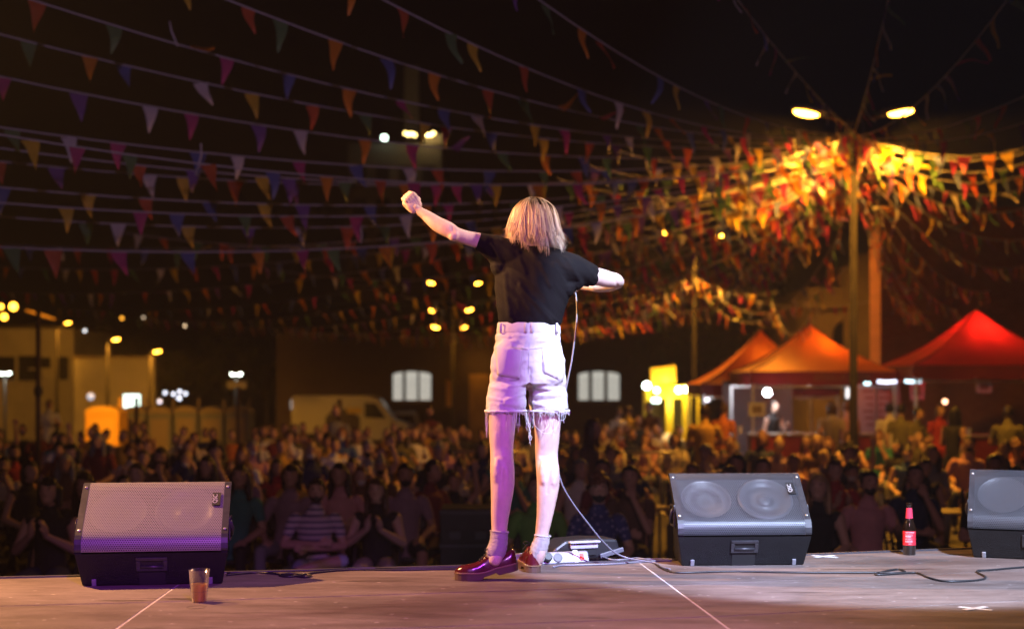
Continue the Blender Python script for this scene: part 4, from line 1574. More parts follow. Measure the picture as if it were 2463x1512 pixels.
def brick(m, c1, c2, mortar, scale):
    m.use_nodes = True
    nt = m.node_tree
    b = nt.nodes['Principled BSDF']
    tc = nt.nodes.new('ShaderNodeTexCoord')
    mp = nt.nodes.new('ShaderNodeMapping')
    mp.inputs['Rotation'].default_value = (math.pi / 2, 0, 0)
    br = nt.nodes.new('ShaderNodeTexBrick')
    br.inputs['Color1'].default_value = (*c1, 1)
    br.inputs['Color2'].default_value = (*c2, 1)
    br.inputs['Mortar'].default_value = (*mortar, 1)
    br.inputs['Scale'].default_value = scale
    br.inputs['Mortar Size'].default_value = 0.018
    nt.links.new(tc.outputs['Object'], mp.inputs[0])
    nt.links.new(mp.outputs[0], br.inputs[0])
    nt.links.new(br.outputs[0], b.inputs['Base Color'])
    bp = nt.nodes.new('ShaderNodeBump')
    bp.inputs['Strength'].default_value = 0.5
    bp.inputs['Distance'].default_value = 0.01
    bp.invert = True
    nt.links.new(br.outputs['Fac'], bp.inputs['Height'])
    nt.links.new(bp.outputs[0], b.inputs['Normal'])
    b.inputs['Roughness'].default_value = 0.85
    return m


brick(brick_red, (0.34, 0.12, 0.08), (0.27, 0.09, 0.06), (0.26, 0.18, 0.14), 3.4)
brick_br = brick(bpy.data.materials.new('brick_brown'), (0.13, 0.085, 0.06), (0.10, 0.065, 0.05), (0.12, 0.10, 0.085), 3.0)
stone_m = mat('stone_ochre', (0.26, 0.19, 0.12), 0.85, var=0.2, vscale=1.5, bump=0.4, bscale=8)
plaster = mat('plaster_pale', (0.45, 0.41, 0.35), 0.85, var=0.15, vscale=0.8)
dark_glass = mat('dark_window', (0.02, 0.02, 0.022), 0.2)
frame_dk = mat('window_bars', (0.03, 0.025, 0.02), 0.6)

# long brick hall with lit arched windows
D = 75.0
k = D / F
X0, X1, ZT = (664 - CX) * k, (1840 - CX) * k, P(0, 800, D).z
gz = ground_z(0, D)
hall = thing('brick_hall', 'long dark brick hall with lit arched windows behind the crowd', 'building', (0, D, gz))
wins = [((945, 968), (976, 1003), (1009, 1036)), ((1391, 1415), (1424, 1452), (1461, 1489))]
MB().box(((X0 + X1) / 2, 5.0, (ZT - gz) / 2), (X1 - X0, 9.96, ZT - gz)).build('wall', brick_br, hall)
mb = MB()
mb.prism([(X0 - 0.3, -0.2, ZT - gz + 0.003), (X0 - 0.3, 10.2, ZT - gz + 0.003), (X0 - 0.3, 5, ZT - gz + 1.9)], (0, 0, 0), (X1 - X0 + 0.6, 0, 0))
mb.build('roof', mat('roof_dark', (0.06, 0.045, 0.04), 0.8, var=0.3, vscale=3), hall)
win_e = mat('window_lit', (0.5, 0.5, 0.46), 0.6, emit=(1.0, 0.98, 0.86), es=0.50, var=0.15, vscale=3)
for trio in wins:
    a0, a1 = trio[0][0], trio[-1][1]
    xc, hw = ((a0 + a1) / 2 - CX) * k, (a1 - a0) / 2 * k
    wroot = None
    mb = MB()
    zb, zs, zt = P(0, 961, D).z - gz, P(0, 903, D).z - gz, P(0, 893, D).z - gz
    mb.box((xc, -0.03, zb - 0.08), (2 * hw + 0.3, 0.14, 0.12))
    wf = mb.build('window', mat('sill_stone', (0.25, 0.2, 0.16), 0.8), hall)
    for l, r in trio:
        xl, xr = (l - CX) * k, (r - CX) * k

        def arch(x):
            u = (x - xc) / (hw * 1.04)
            return zs + (zt - zs) * math.sqrt(max(0, 1 - u * u)) * 1.0
        tops = [(x, arch(x)) for x in np.linspace(xr, xl, 7)]
        poly = [(xl, 0, zb), (xr, 0, zb)] + [(x, 0, z) for x, z in tops]
        mb = MB()
        mb.prism(poly, (0, -0.01, 0), (0, 0.018, 0))
        mb.build('pane', win_e, wf)
        mb = MB()
        for z in np.linspace(zb, zs, 6)[1:-1]:
            mb.bar((xl, -0.03, z), (xr, -0.03, z), 0.02, 0.02)
        mb.bar((xl - 0.04, -0.03, zb), (xl - 0.04, -0.03, zs), 0.07, 0.05, up=Vector((0, 1, 0)))
        mb.bar((xr + 0.04, -0.03, zb), (xr + 0.04, -0.03, zs), 0.07, 0.05, up=Vector((0, 1, 0)))
        mb.build('glazing_bars', frame_dk, wf)
MB().box(((1152 - CX) * k, -0.04, 1.9), (1.05, 0.08, 3.6)).build('lit_wall_patch', mat('wall_lit_ochre', (0.5, 0.30, 0.10), 0.7, var=0.2, vscale=2), hall)  # orange light on this patch of wall is put into the ochre colour
point('wall_patch_lamp', ((1152 - CX) * k, D - 1.2, gz + 4.3), 25, AMBER, 0.1)

# ochre stone building and red brick block behind the tents
D = 44.0
k = D / F
bl = thing('stone_building', 'ochre-lit stone building with an arched window behind the lamp post', 'building', (0, D, 0))
zt1, zt2 = P(0, 690, D).z, P(0, 612, D).z
xa, xb = (1990 - CX) * k, (2112 - CX) * k
MB().box(((xa - 0.6 + xb) / 2, 3, zt1 / 2 - 0.5), (xb - xa + 0.6, 5.98, zt1 + 1.0)).build('wall', stone_m, bl)
MB().box((xb - 0.35, 0.2, zt2 / 2), (0.7, 0.9, zt2)).build('pier', stone_m, bl)
MB().box((xb - 0.95, 0.25, zt2 / 2 - 0.2), (0.28, 0.8, zt2 - 0.3)).build('pier', stone_m, bl)
MB().box(((xa - 0.6 + xb) / 2, -0.05, P(0, 735, D).z), (xb - xa + 0.8, 0.5, 0.22)).build('cornice', stone_m, bl)
for xc_, yy in ((2040, 830),):
    c = P(xc_, yy, D)
    mb = MB()
    poly = [(c.x - 0.5, 0, c.z - 1.0), (c.x + 0.5, 0, c.z - 1.0)] + [(c.x + 0.5 * math.cos(a), 0, c.z + 0.3 + 0.5 * math.sin(a)) for a in np.linspace(0, math.pi, 9)]
    mb.prism(poly, (0, -0.012, 0), (0, 0.01, 0))
    wf = mb.build('window', dark_glass, bl)
    mb = MB()
    mb.tube([(c.x - 0.56, -0.02, c.z - 1.0), (c.x - 0.56, -0.02, c.z + 0.3)] + [(c.x + 0.56 * math.cos(a), -0.02, c.z + 0.3 + 0.56 * math.sin(a)) for a in np.linspace(math.pi, 0, 11)] + [(c.x + 0.56, -0.02, c.z - 1.0)], 0.07, 6)
    mb.build('surround', stone_m, wf)
spot('stone_building_lamp', (xb - 2.6, D - 5.0, 6.5), (xb - 0.4, D, 4.4), 30, AMBER, 75, 0.7, 0.1)
D = 37.0
k = D / F
rb = thing('brick_building', 'dark red brick building rising behind the red tent', 'building', (0, D, 0))
xa = (2112 - CX) * k
MB().box((xa + 9, 0.45, 3.3), (18, 0.9, 6.6)).build('wall', brick_red, rb)
MB().box((xa + 0.75, -0.10, 3.2), (1.5, 0.22, 6.4)).build('pilaster', brick_red, rb)
MB().box((xa + 9, -0.12, 6.55), (18.1, 0.3, 0.3)).build('cornice', brick_red, rb)

# pale building and wall at the left
D = 80.0
k = D / F
gz = ground_z(0, D)
pb = thing('pale_building', 'pale two-storey building lit amber at the left edge', 'building', (0, D, gz))
xa, xb = (-120 - CX) * k, (176 - CX) * k
zt1 = P(0, 790, D).z - gz
MB().box(((xa + xb) / 2, 4, zt1 / 2), (xb - xa, 7.9, zt1)).build('wall', plaster, pb)
MB().box(((xa + xb) / 2, 3.9, zt1 + 0.1), (xb - xa + 0.5, 8.4, 0.2)).build('roof', mat('roof_dark', (0.06, 0.045, 0.04), 0.8), pb)
for x, y, ww, hh in ((72, 885, 1.3, 1.4), (98, 872, 1.1, 0.6), (10, 885, 1.2, 1.3), (150, 885, 0.7, 1.3)):
    c = P(x, y, D)
    wf = MB().box((c.x, -0.004, c.z - gz), (ww, 0.04, hh)).build('window', dark_glass, pb)
    MB().box((c.x, -0.05, c.z - gz - hh / 2 - 0.05), (ww + 0.2, 0.14, 0.1)).build('sill', plaster, wf)
wl = thing('boundary_wall', 'long pale rendered wall lit amber behind the toilet cabins', 'wall', (0, 72, ground_z(0, 72)))
k = 72 / F
xa, xb = (178 - CX) * k, (372 - CX) * k
z1 = P(0, 862, 72).z - ground_z(0, 72)
MB().box(((xa + xb) / 2, 0.2, z1 / 2), (xb - xa, 0.4, z1)).build('panel', plaster, wl)
MB().box(((xa + xb) / 2, 0.2, z1 + 0.06), (xb - xa + 0.1, 0.5, 0.12)).build('coping', stone_m, wl)
fn = thing('low_fence', 'low dark fence running along the far left of the square', 'fence', (0, 46, ground_z(0, 46)))
k = 46 / F
for j, z in enumerate((0.35, 0.75, 1.12)):
    MB().bar(((-100 - CX) * k, 0, z), ((205 - CX) * k, 0, z), 0.05, 0.09).build('rail', mat('fence_red', (0.22, 0.07, 0.04), 0.7), fn)
for x in np.arange(-100, 206, 38):
    MB().box(((x - CX) * k, 0.06, 0.6), (0.08, 0.06, 1.2)).build('fence_post', mat('fence_red', (0.22, 0.07, 0.04), 0.7), fn)

# tall block with a lit balcony
D = 95.0
k = D / F
gz = ground_z(0, D)
tb = thing('apartment_block', 'faint tall apartment block with a lit roof terrace behind the pennants', 'building', (0, D, gz))
dimw = mat('block_render', (0.10, 0.085, 0.07), 0.9, var=0.2, vscale=0.5)
xa, xb = (835 - CX) * k, (1062 - CX) * k
zt1 = P(0, 345, D).z - gz
MB().box(((xa + xb) / 2, 5, zt1 / 2), (xb - xa, 9.9, zt1)).build('wall', dimw, tb)
xm = (1020 - CX) * k
MB().box(((xm + xb) / 2, 0.4, zt1 + 0.33), (xb - xm, 0.2, 0.66)).build('parapet', mat('parapet_pale', (0.45, 0.38, 0.28), 0.8), tb)
MB().box(((975 - CX) * k, 6, zt1 + 3.2), (1.0, 1.0, 6.4)).build('chimney', mat('chimney_pale', (0.22, 0.18, 0.14), 0.9), tb)
for yy in (420, 500, 580, 660):
    for xx in (865, 920, 975, 1030):
        c = P(xx, yy, D)
        wf = MB().box((c.x, -0.006, c.z - gz), (0.9, 0.04, 1.2)).build('window', dark_glass, tb)
        MB().box((c.x, -0.06, c.z - gz - 0.66), (1.1, 0.2, 0.1)).build('sill', dimw, wf)
for i, (x, y) in enumerate(((975, 321), (982, 324), (990, 322), (997, 325), (1022, 321), (1027, 325), (1035, 325), (1042, 321))):
    o = MB().ball((0, 0, 0), 0.11, 12).build('festoon_bulb', emis('festoon', (1.0, 0.72, 0.22), 10), loc=P(x, y, D - 0.6), smooth=True)
    tag(o, 'small yellow festoon bulb on the roof terrace, %s of eight from the left' % ('first', 'second', 'third', 'fourth', 'fifth', 'sixth', 'seventh', 'last')[i], 'light', 'festoon bulbs on the terrace')
o = MB().ball((0, 0, 0), 0.20, 12).build('terrace_lamp', emis('terrace_lamp', (0.75, 1.0, 0.8), 8), loc=P(924, 332, D - 0.6), smooth=True)
tag(o, 'round greenish white lamp left of the terrace festoon', 'light')
point('terrace_light', P(1025, 318, D - 1.0), 60, (1, 0.75, 0.35), 0.2)
spot('terrace_glow', P(960, 250, D - 6), P(965, 300, D), 25, (1, 0.7, 0.3), 110, 0.8, 0.3)

# ------------------------------------------------------------------ trees
leaf_m = mat('leaves', (0.06, 0.07, 0.03), 0.7, var=0.4, vscale=2)
bark_m = mat('bark', (0.09, 0.065, 0.045), 0.9, var=0.3, vscale=10)


def tree_mesh(seed, n=2600):
    r = random.Random(seed)
    mb = MB()
    cl = [Vector((r.gauss(0, 0.5), r.gauss(0, 0.5), r.gauss(0, 0.42))) for _ in range(26)]
    for _ in range(n):
        c = r.choice(cl) + Vector((r.gauss(0, 0.17), r.gauss(0, 0.17), r.gauss(0, 0.15)))
        a = Vector((r.gauss(0, 1), r.gauss(0, 1), r.gauss(0, 1))).normalized() * 0.045
        b = a.orthogonal().normalized() * 0.028
        mb.add([c - a, c + b, c + a, c - b], [(0, 1, 2, 3)])
    return mb.mesh('crown', leaf_m, fix=False)


crowns = [tree_mesh(1), tree_mesh(2)]
for i, (x, ytop, ybot, D, wpx, lab) in enumerate(((230, 790, 960, 88, 120, 'dark tree crown between the pale building and the lamps'), (420, 800, 970, 88, 150, 'broad dark tree behind the cluster of bluish lights'), (560, 790, 970, 90, 150, 'dark tree behind the white twin lamp'),
                                                  (640, 830, 980, 90, 90, 'dark tree beside the brick hall wall'), (1600, 760, 960, 68, 150, 'dim tree behind the food stall sign'), (1760, 720, 950, 66, 190, 'large dim tree above the left orange tent'), (1900, 700, 930, 64, 170, 'dim tree behind the peak of the middle tent'))):
    X = (x - CX) * D / F
    gz = ground_z(X, D)
    zt, zb = P(0, ytop, D).z - gz, P(0, ybot, D).z - gz
    t = thing('tree', lab, 'tree', (X, D, gz), 0, 'trees around the square')
    mb = MB()
    zm = (zt + zb) / 2
    mb.tube([(0, 0, 0), (0.05, 0, zm * 0.5), (0, 0.05, zm)], [0.2, 0.15, 0.08], 8)
    for a in range(5):
        an = a * 1.26
        mb.tube([(0, 0, zm * 0.55 + a * 0.1), (math.cos(an) * 0.6, math.sin(an) * 0.6, zm * 0.9), (math.cos(an) * 1.1, math.sin(an) * 1.1, zm * 1.25)], [0.07, 0.05, 0.02], 6)
    mb.build('trunk', bark_m, t, smooth=True)
    o = bpy.data.objects.new('crown', crowns[i % 2])
    COL.objects.link(o)
    o.parent = t
    sx = wpx * D / F / 2.0
    o.location, o.scale = (0, 0, zm), (sx, sx, (zt - zb) / 1.9)
    o.rotation_euler = (0, 0, i * 1.3)

# ------------------------------------------------------------------ vehicles and cabins
van_w = mat('van_white', (0.62, 0.60, 0.56), 0.35, coat=0.3)
tyre = mat('tyre', (0.02, 0.02, 0.02), 0.8)
vglass = mat('vehicle_glass', (0.015, 0.015, 0.018), 0.12)


def wheel(parent, x, y, r):
    R = Matrix.Rotation(math.pi / 2, 3, 'X')
    mb = MB()
    mb.lathe([(r * 0.6, -0.11), (r, -0.10), (r, 0.10), (r * 0.6, 0.11)], 20, (x, y, r), axis=R)
    wv = mb.build('wheel', tyre, parent, smooth=False)
    mb = MB()
    mb.lathe([(r * 0.58, -0.115), (r * 0.5, -0.125), (0.02, -0.12)], 16, (x, y, r), axis=R)
    mb.build('rim', steel, wv)


D = 71.0
k = D / F
xv = (700 - CX) * k
v = thing('white_van', 'large white panel van parked facing right before the brick hall', 'van', (xv, D, ground_z(0, D)), 0)
L_ = (985 - 700) * k
prof = [(0, 0.35), (0, 2.45), (0.15, 2.6), (L_ * 0.66, 2.6), (L_ * 0.74, 2.45), (L_ * 0.86, 1.45), (L_ * 0.985, 1.15), (L_, 0.9), (L_, 0.35)]
mb = MB()
mb.prism([(x, 0, z) for x, z in prof], (0, 0, 0), (0, 2.0, 0))
mb.build('body', van_w, v, bevel=0.06)
mb = MB()
mb.prism([(L_ * 0.62, -0.006, 1.5), (L_ * 0.80, -0.006, 1.45), (L_ * 0.715, -0.006, 2.2), (L_ * 0.62, -0.006, 2.25)], (0, 0, 0), (0, 0.004, 0))
mb.build('side_window', vglass, v)
mb = MB()
mb.prism([(L_ * 0.29, -0.006, 0.9), (L_ * 0.58, -0.006, 0.9), (L_ * 0.58, -0.006, 1.5), (L_ * 0.50, -0.006, 1.9), (L_ * 0.36, -0.006, 1.95), (L_ * 0.29, -0.006, 1.5)], (0, 0, 0), (0, 0.004, 0))
mb.build('dark_print', mat('van_print', (0.08, 0.06, 0.05), 0.5), v)
MB().box((L_ * 0.53, -0.008, 1.85), (0.75, 0.006, 0.3)).build('yellow_print', mat('van_yellow', (0.7, 0.5, 0.08), 0.5), v)
MB().box((L_ * 0.985, 0.15, 0.95), (0.06, 0.3, 0.22)).build('headlight', steel, v)
MB().box((0.02, 0.08, 2.15), (0.05, 0.1, 0.45)).build('tail_light', emis('van_tail', (0.9, 0.95, 1), 1.2), v)
for x in (1.0, L_ * 0.83):
    wheel(v, x, 0.1, 0.36)
D = 74.0
k = D / F
xv = (944 - CX) * k
v = thing('parked_car', 'boxy light car parked half hidden behind the white van', 'car', (xv, 72.9, ground_z(0, D)), 0)
L_ = 2.9
mb = MB()
mb.prism([(x, 0, z) for x, z in [(0, 0.3), (0, 1.55), (0.15, 1.72), (1.0, 1.75), (1.25, 1.68), (1.42, 1.1), (1.5, 0.9), (1.5, 0.3)]], (0, 0, 0), (0, 1.7, 0))
mb.build('body', van_w, v, bevel=0.05)
mb = MB()
mb.prism([(0.12, -0.006, 1.1), (1.3, -0.006, 1.1), (1.16, -0.006, 1.58), (0.12, -0.006, 1.58)], (0, 0, 0), (0, 0.004, 0))
mb.build('window', vglass, v)
wheel(v, 0.35, 0.1, 0.3)
wheel(v, 1.15, 0.1, 0.3)

cab_grey = mat('cabin_grey', (0.09, 0.095, 0.115), 0.6, var=0.15, vscale=4)
cab_yel = mat('cabin_yellow', (0.75, 0.40, 0.03), 0.55)


def cabin(label, x0, x1, ytop, D, m, m2):
    k = D / F
    X = ((x0 + x1) / 2 - CX) * k
    gz = ground_z(X, D)
    W_ = (x1 - x0) * k
    H_ = P(0, ytop, D).z - gz
    t = thing('portable_toilet', label, 'toilet cabin', (X, D, gz), 0, 'portable toilets')
    MB().box((0, 0.55, (H_ - 0.22) / 2), (W_ * 0.97, 1.1, H_ - 0.22)).build('body', m, t, bevel=0.03)
    mb = MB()
    mb.prism([(W_ / 2 * math.cos(a), -0.02, H_ - 0.22 + 0.22 * math.sin(a)) for a in np.linspace(0, math.pi, 12)], (0, 0, 0.002), (0, 1.14, 0.002))
    mb.build('roof', m2, t)
    d = MB().box((0, -0.012, (H_ - 0.3) / 2), (W_ * 0.72, 0.02, H_ - 0.5)).build('door', m2, t, bevel=0.005)
    MB().box((W_ * 0.27, -0.03, 1.0), (0.05, 0.03, 0.14)).build('handle', steel, d)
    MB().tube([(W_ * 0.3, 0.9, H_ - 0.15), (W_ * 0.3, 0.9, H_ + 0.25)], 0.05, 8).build('vent_pipe', m2, t)


cabin('yellow portable toilet standing at the left end of the row', 203, 286, 976, 44, cab_yel, mat('cabin_yellow_lid', (0.78, 0.46, 0.06), 0.5))
for i in range(5):
    cabin('grey portable toilet, %s in the row right of the yellow one' % ('first', 'second', 'third', 'fourth', 'last')[i], 292 + i * 62, 351 + i * 62, 976 + (2 if i % 2 else 0), 47, cab_grey, mat('cabin_lid', (0.16, 0.12, 0.09), 0.6))
spot('cabin_fill', P(250, 860, 38), P(246, 1010, 44), 2600, AMBER, 60, 0.7, 0.2)  # added unseen spot to brighten the toilet cabins
spot('pale_building_fill', P(60, 770, 70), P(90, 900, 80), 800, AMBER, 140, 0.6, 0.2)  # added fill for the pale building front, no fixture behind it
spot('wall_fill', P(300, 800, 66), P(280, 900, 72), 480, AMBER, 140, 0.6, 0.2)  # added fill so the rendered wall shows, no fixture behind it

# ------------------------------------------------------------------ tents and stalls
def canvas(name, col, tr):
    return mat(name, col, 0.75, translucent=tr, var=0.10, vscale=1.2)


def tent(label, cx, cy, wd, dp, ze, zp, m, mv, group='market tents', text=None):
    t = thing('tent', label, 'tent', (cx, cy, 0), 0, group)
    NX, NY = 12, 8
    hx, hy = wd / 2, dp / 2
    for side in range(4):
        mb = MB()
        for j in range(NY + 1):
            v = j / NY
            for i in range(NX + 1):
                u = i / NX * 2 - 1
                s = 1 - v
                zz = ze + (zp - ze) * (0.45 * v + 0.55 * v ** 2.0) + 0.035 * math.sin(u * 7 + side + 3 * v) * v * s * 4 + 0.02 * math.sin(u * 13 + 5 * v) * v * s - 0.05 * (1 - u * u) * s * v * 3
                if side in (0, 2):
                    q = (u * s * hx, (-hy if side == 0 else hy) * s, zz)
                else:
                    q = ((hx if side == 1 else -hx) * s, u * s * hy, zz)
                mb.v.append(q)
        for j in range(NY):
            for i in range(NX):
                a = j * (NX + 1) + i
                mb.f.append((a, a + 1, a + NX + 2, a + NX + 1))
                mb.m.append(0)
        mb.build('roof_panel', m, t, smooth=True)
        mb = MB()
        for i in range(13):
            u = i / 12 * 2 - 1
            for z in (ze - 0.002, ze - 0.27 - 0.02 * math.cos(u * 9)):
                if side in (0, 2):
                    q = (u * hx, (-hy if side == 0 else hy) * 1.003 + 0.015 * math.sin(u * 7), z)
                else:
                    q = ((hx if side == 1 else -hx) * 1.003 + 0.015 * math.sin(u * 7), u * hy, z)
                mb.v.append(q)
        for i in range(12):
            mb.f.append((2 * i, 2 * i + 2, 2 * i + 3, 2 * i + 1))
            mb.m.append(0)
        mb.build('valance', mv, t, smooth=True)
    for sx in (-1, 1):
        for sy in (-1, 1):
            MB().bar((sx * (hx - 0.05), sy * (hy - 0.05), 0), (sx * (hx - 0.05), sy * (hy - 0.05), ze - 0.01), 0.05, up=Vector((0, 1, 0))).build('leg', alu, t)
    for sy in (-1, 1):
        MB().bar((-hx + 0.06, sy * (hy - 0.08), ze - 0.32), (hx - 0.06, sy * (hy - 0.08), ze - 0.32), 0.025, 0.035).build('cross_bar', alu, t)
    MB().tube([(0, 0, ze - 0.3), (0, 0, zp - 0.02)], 0.03, 8).build('centre_pole', alu, t)
    for sx in (-1, 1):
        for sy in (-1, 1):
            mb = MB()
            mb.tube([(sx * hx * (1 - v), sy * hy * (1 - v), ze + (zp - ze) * (0.45 * v + 0.55 * v * v) + 0.006) for v in np.linspace(0, 1, 9)], 0.014, 6)
            mb.build('ridge_seam', mv, t, smooth=True)
    return t


or_c = canvas('canvas_orange', (0.85, 0.21, 0.012), 0.4)
rd_c = canvas('canvas_red', (0.78, 0.05, 0.035), 0.5)
va_c = canvas('valance_red', (0.15, 0.012, 0.016), 0.15)
tent('orange market tent at the back, left of the other tents', 6.0, 34.4, 3.2, 3.0, 2.12, 3.44, or_c, va_c)
tt_ = tent('orange market tent with a lettered valance behind the tall lamp post', 6.48, 31.0, 3.05, 3.0, 2.38, 3.44, or_c, va_c)
letters('ESTRELLA DAMM', 0.19, mat('valance_print', (0.16, 0.09, 0.03), 0.7), 'lettering', tt_, Matrix.Translation((0.35, -1.54, 2.25)) @ Matrix.Rotation(math.pi / 2, 4, 'X'), 0.002, sx=0.8)
tent('red market tent glowing at the right edge', 9.78, 30.0, 3.5, 3.2, 2.50, 3.70, rd_c, va_c)
point('tent_bulb', (6.9, 30.9, 2.75), 50, (1.0, 0.35, 0.10), 0.1)
point('tent_bulb', (9.9, 30.0, 3.05), 60, (1.0, 0.16, 0.10), 0.1)
point('tent_bulb', (6.0, 34.2, 2.5), 18, (1.0, 0.55, 0.25), 0.1)
spot('tent_street_light', (4.6, 26.5, 6.4), (6.4, 30.5, 3.0), 170, AMBER, 60, 0.7, 0.2)

# white work lamp
t = thing('work_lamp', 'glaring white work lamp hanging under the middle tent', 'lamp', P(1845, 943, 30.2), 0)
MB().ball((0, 0, 0), 0.075, 14).build('bulb', emis('work_bulb', (0.85, 0.9, 1.0), 90), t, smooth=True)
MB().tube([(0, 0, 0.08), (0, 0, 0.42)], 0.012, 6).build('cord', pole_m, t)
point('work_lamp_light', P(1845, 943, 29.95), 40, (0.82, 0.88, 1.0), 0.08)

# bars under the tents
cnt_m = mat('counter_red', (0.28, 0.03, 0.03), 0.5, var=0.15, vscale=4)
top_m = mat('counter_top', (0.35, 0.30, 0.28), 0.4)
for lab, cx, cy, wd in (('red bar counter under the middle orange tent', 6.45, 29.65, 3.0), ('red bar counter under the red tent', 9.8, 28.6, 3.3)):
    t = thing('bar_counter', lab, 'counter', (cx, cy, 0), 0, 'bar counters')
    MB().box((0, 0, 0.53), (wd, 0.5, 1.06)).build('front', cnt_m, t, bevel=0.01)
    MB().box((0, -0.02, 1.08), (wd + 0.06, 0.62, 0.035)).build('top', top_m, t)
bk = mat('backcloth', (0.12, 0.11, 0.12), 0.8, var=0.2, vscale=2)
t = thing('back_panel', 'grey back cloth closing the middle tent behind the work lamp', 'panel', (5.6, 32.45, 0))
MB().box((0, 0, 1.1), (1.6, 0.03, 2.2)).build('sheet', bk, t)
t = thing('menu_board', 'tall pinkish menu board with a dark heading beside the lamp post', 'menu board', P(2112, 985, 31.8), 0)
MB().box((0, 0, 0.05), (0.95, 0.03, 1.65)).build('board', mat('menu_white', (0.40, 0.27, 0.28), 0.6), t)
MB().box((-0.02, -0.018, 0.66), (0.62, 0.006, 0.13)).build('heading', mat('menu_dark', (0.05, 0.03, 0.08), 0.6), t)
for i in range(6):
    MB().box((-0.05, -0.018, 0.42 - i * 0.15), (0.6 - 0.08 * (i % 3), 0.006, 0.05)).build('text_line', mat('menu_text', (0.25, 0.08, 0.08), 0.6), t)
for lab, x, y, D, wd, hh, m in (('white price card on the bar front by the work lamp', 1820, 984, 29.5, 0.34, 0.28, mat('card_white', (0.6, 0.6, 0.58), 0.6)),
                                ('square white framed notice on the brick wall by the red tent', 2366, 929, 32.0, 0.34, 0.28, mat('card_white', (0.6, 0.6, 0.58), 0.6)),
                                ('pink poster hanging under the left corner of the red tent', 2205, 938, 31.0, 0.30, 0.42, mat('card_pink', (0.62, 0.35, 0.42), 0.6))):
    t = thing('notice', lab, 'sign', P(x, y, D), 0, 'notices at the bars')
    MB().box((0, 0, 0), (wd, 0.02, hh)).build('card', m, t)
    MB().box((0, -0.013, 0), (wd * 0.6, 0.004, hh * 0.55)).build('print', mat('card_print', (0.22, 0.16, 0.12), 0.6), t)
for i, (x0, x1, y) in enumerate(((2110, 2155, 917), (2176, 2215, 916), (2078, 2092, 921))):
    a, b = P(x0, y, 28.7), P(x1, y, 28.7)
    mb = MB()
    mb.tube([a, (a + b) / 2 - Vector((0, 0, 0.012)), b], 0.028, 8)
    o = mb.build('light_tube', emis('led_%d' % i, ((0.75, 0.8, 1.0), (0.6, 0.9, 1.0), (0.6, 0.95, 1.0))[i], 3.5), smooth=True)
    tag(o, ('long bluish light tube under the valance right of the lamp post', 'short cyan light tube at the corner of the red tent', 'tiny cyan light tube touching the lamp post')[i], 'light tube', 'light tubes under the tents')
for i, (x, y, D, rr, col, s) in enumerate(((2091, 975, 29.6, 0.0, None, 0), (2272, 965, 27.6, 0.05, (1.0, 0.45, 0.25), 6))):
    if rr:
        o = MB().ball((0, 0, 0), rr, 12).build('lantern', emis('lantern_red', col, s), loc=P(x, y, D), smooth=True)
        tag(o, 'round glowing orange lantern before the brick wall', 'lantern')
for i, (x, y, hh, lab) in enumerate(((2091, 944, 0.3, 'glowing white fridge panel left of the lamp post'), (2042, 945, 0.0, ''), (1822, 0, 0, ''))):
    if hh:
        t = thing('lit_fridge', lab, 'fridge', P(2041, 943, 31.9), 0)
        MB().box((0, 0, 0), (0.13, 0.05, 0.26)).build('panel', emis('fridge_glow', (0.8, 0.95, 1.0), 1.3), t)
        MB().box((0, 0.06, 0), (0.2, 0.06, 0.34)).build('casing', pole_m, t)
cup_w = mat('cup_white', (0.8, 0.8, 0.82), 0.5)
for i, (x, D) in enumerate(((1779, 29.5), (2010, 29.5), (2040, 29.55), (2150, 28.5), (2330, 28.4))):
    mb = MB()
    mb.lathe([(0.032, 0), (0.042, 0.14)], 14)
    X = (x - CX) * D / F
    tag(mb.build('paper_cup', cup_w, loc=(X, D, 1.0985)), 'white cup on the bar, %s from the left' % ('first', 'second', 'third', 'fourth', 'fifth')[i], 'cup', 'cups on the bars')

# yellow food stall
D = 40.0
k = D / F
gz = ground_z(0, D)
X = (1618 - CX) * k
st = thing('food_stall', 'bright yellow food stall with a lit sign on its roof', 'food stall', (X, D, gz))
ym = mat('stall_yellow', (0.80, 0.60, 0.02), 0.5)
zr = P(0, 926, D).z - gz
hw = (1672 - 1548) / 2 * k
for s, wd in ((-1, 0.16), (-0.15, 0.2), (0.55, 0.22), (0.98, 0.12)):
    MB().box((s * hw * 0.95, 0, zr / 2), (wd, 0.12, zr)).build('pillar', ym, st)
MB().box((0.15 * hw, 0.6, zr - 0.02), (2 * hw * 0.96, 1.3, 0.06)).build('roof', ym, st)
MB().box((0.15 * hw, -0.03, zr - 0.22), (1.7 * hw, 0.05, 0.3)).build('fascia', ym, st)
MB().box((0, 0.02, 0.55), (2 * hw, 0.3, 1.1)).build('counter', mat('stall_front', (0.45, 0.26, 0.08), 0.6), st)
MB().box((0, 1.3, zr / 2), (2 * hw, 0.05, zr)).build('back_wall', mat('stall_back', (0.3, 0.25, 0.04), 0.6), st)
sg = thing('roof_sign', 'tilted yellow lit sign on the roof of the food stall', 'sign', P(1593, 903, D), 0)
mb = MB()
cns = [P(1564, 885, D), P(1624, 878, D), P(1625, 919, D), P(1566, 926, D)]
cc = P(1593, 903, D)
mb.prism([v - cc for v in cns], (0, -0.03, 0), (0, 0.05, 0))
mb.build('panel', mat('sign_yellow', (0.85, 0.55, 0.03), 0.5, emit=(1.0, 0.55, 0.02), es=0.30), sg)
MB().bar((0.05, 0.02, -0.26), (0.05, 0.02, -0.55), 0.06).build('stand', pole_m, sg)
spot('sign_spot', P(1606, 914, D - 0.35), P(1606, 908, D), 6, (1, 0.85, 0.4), 120, 0.8, 0.03)
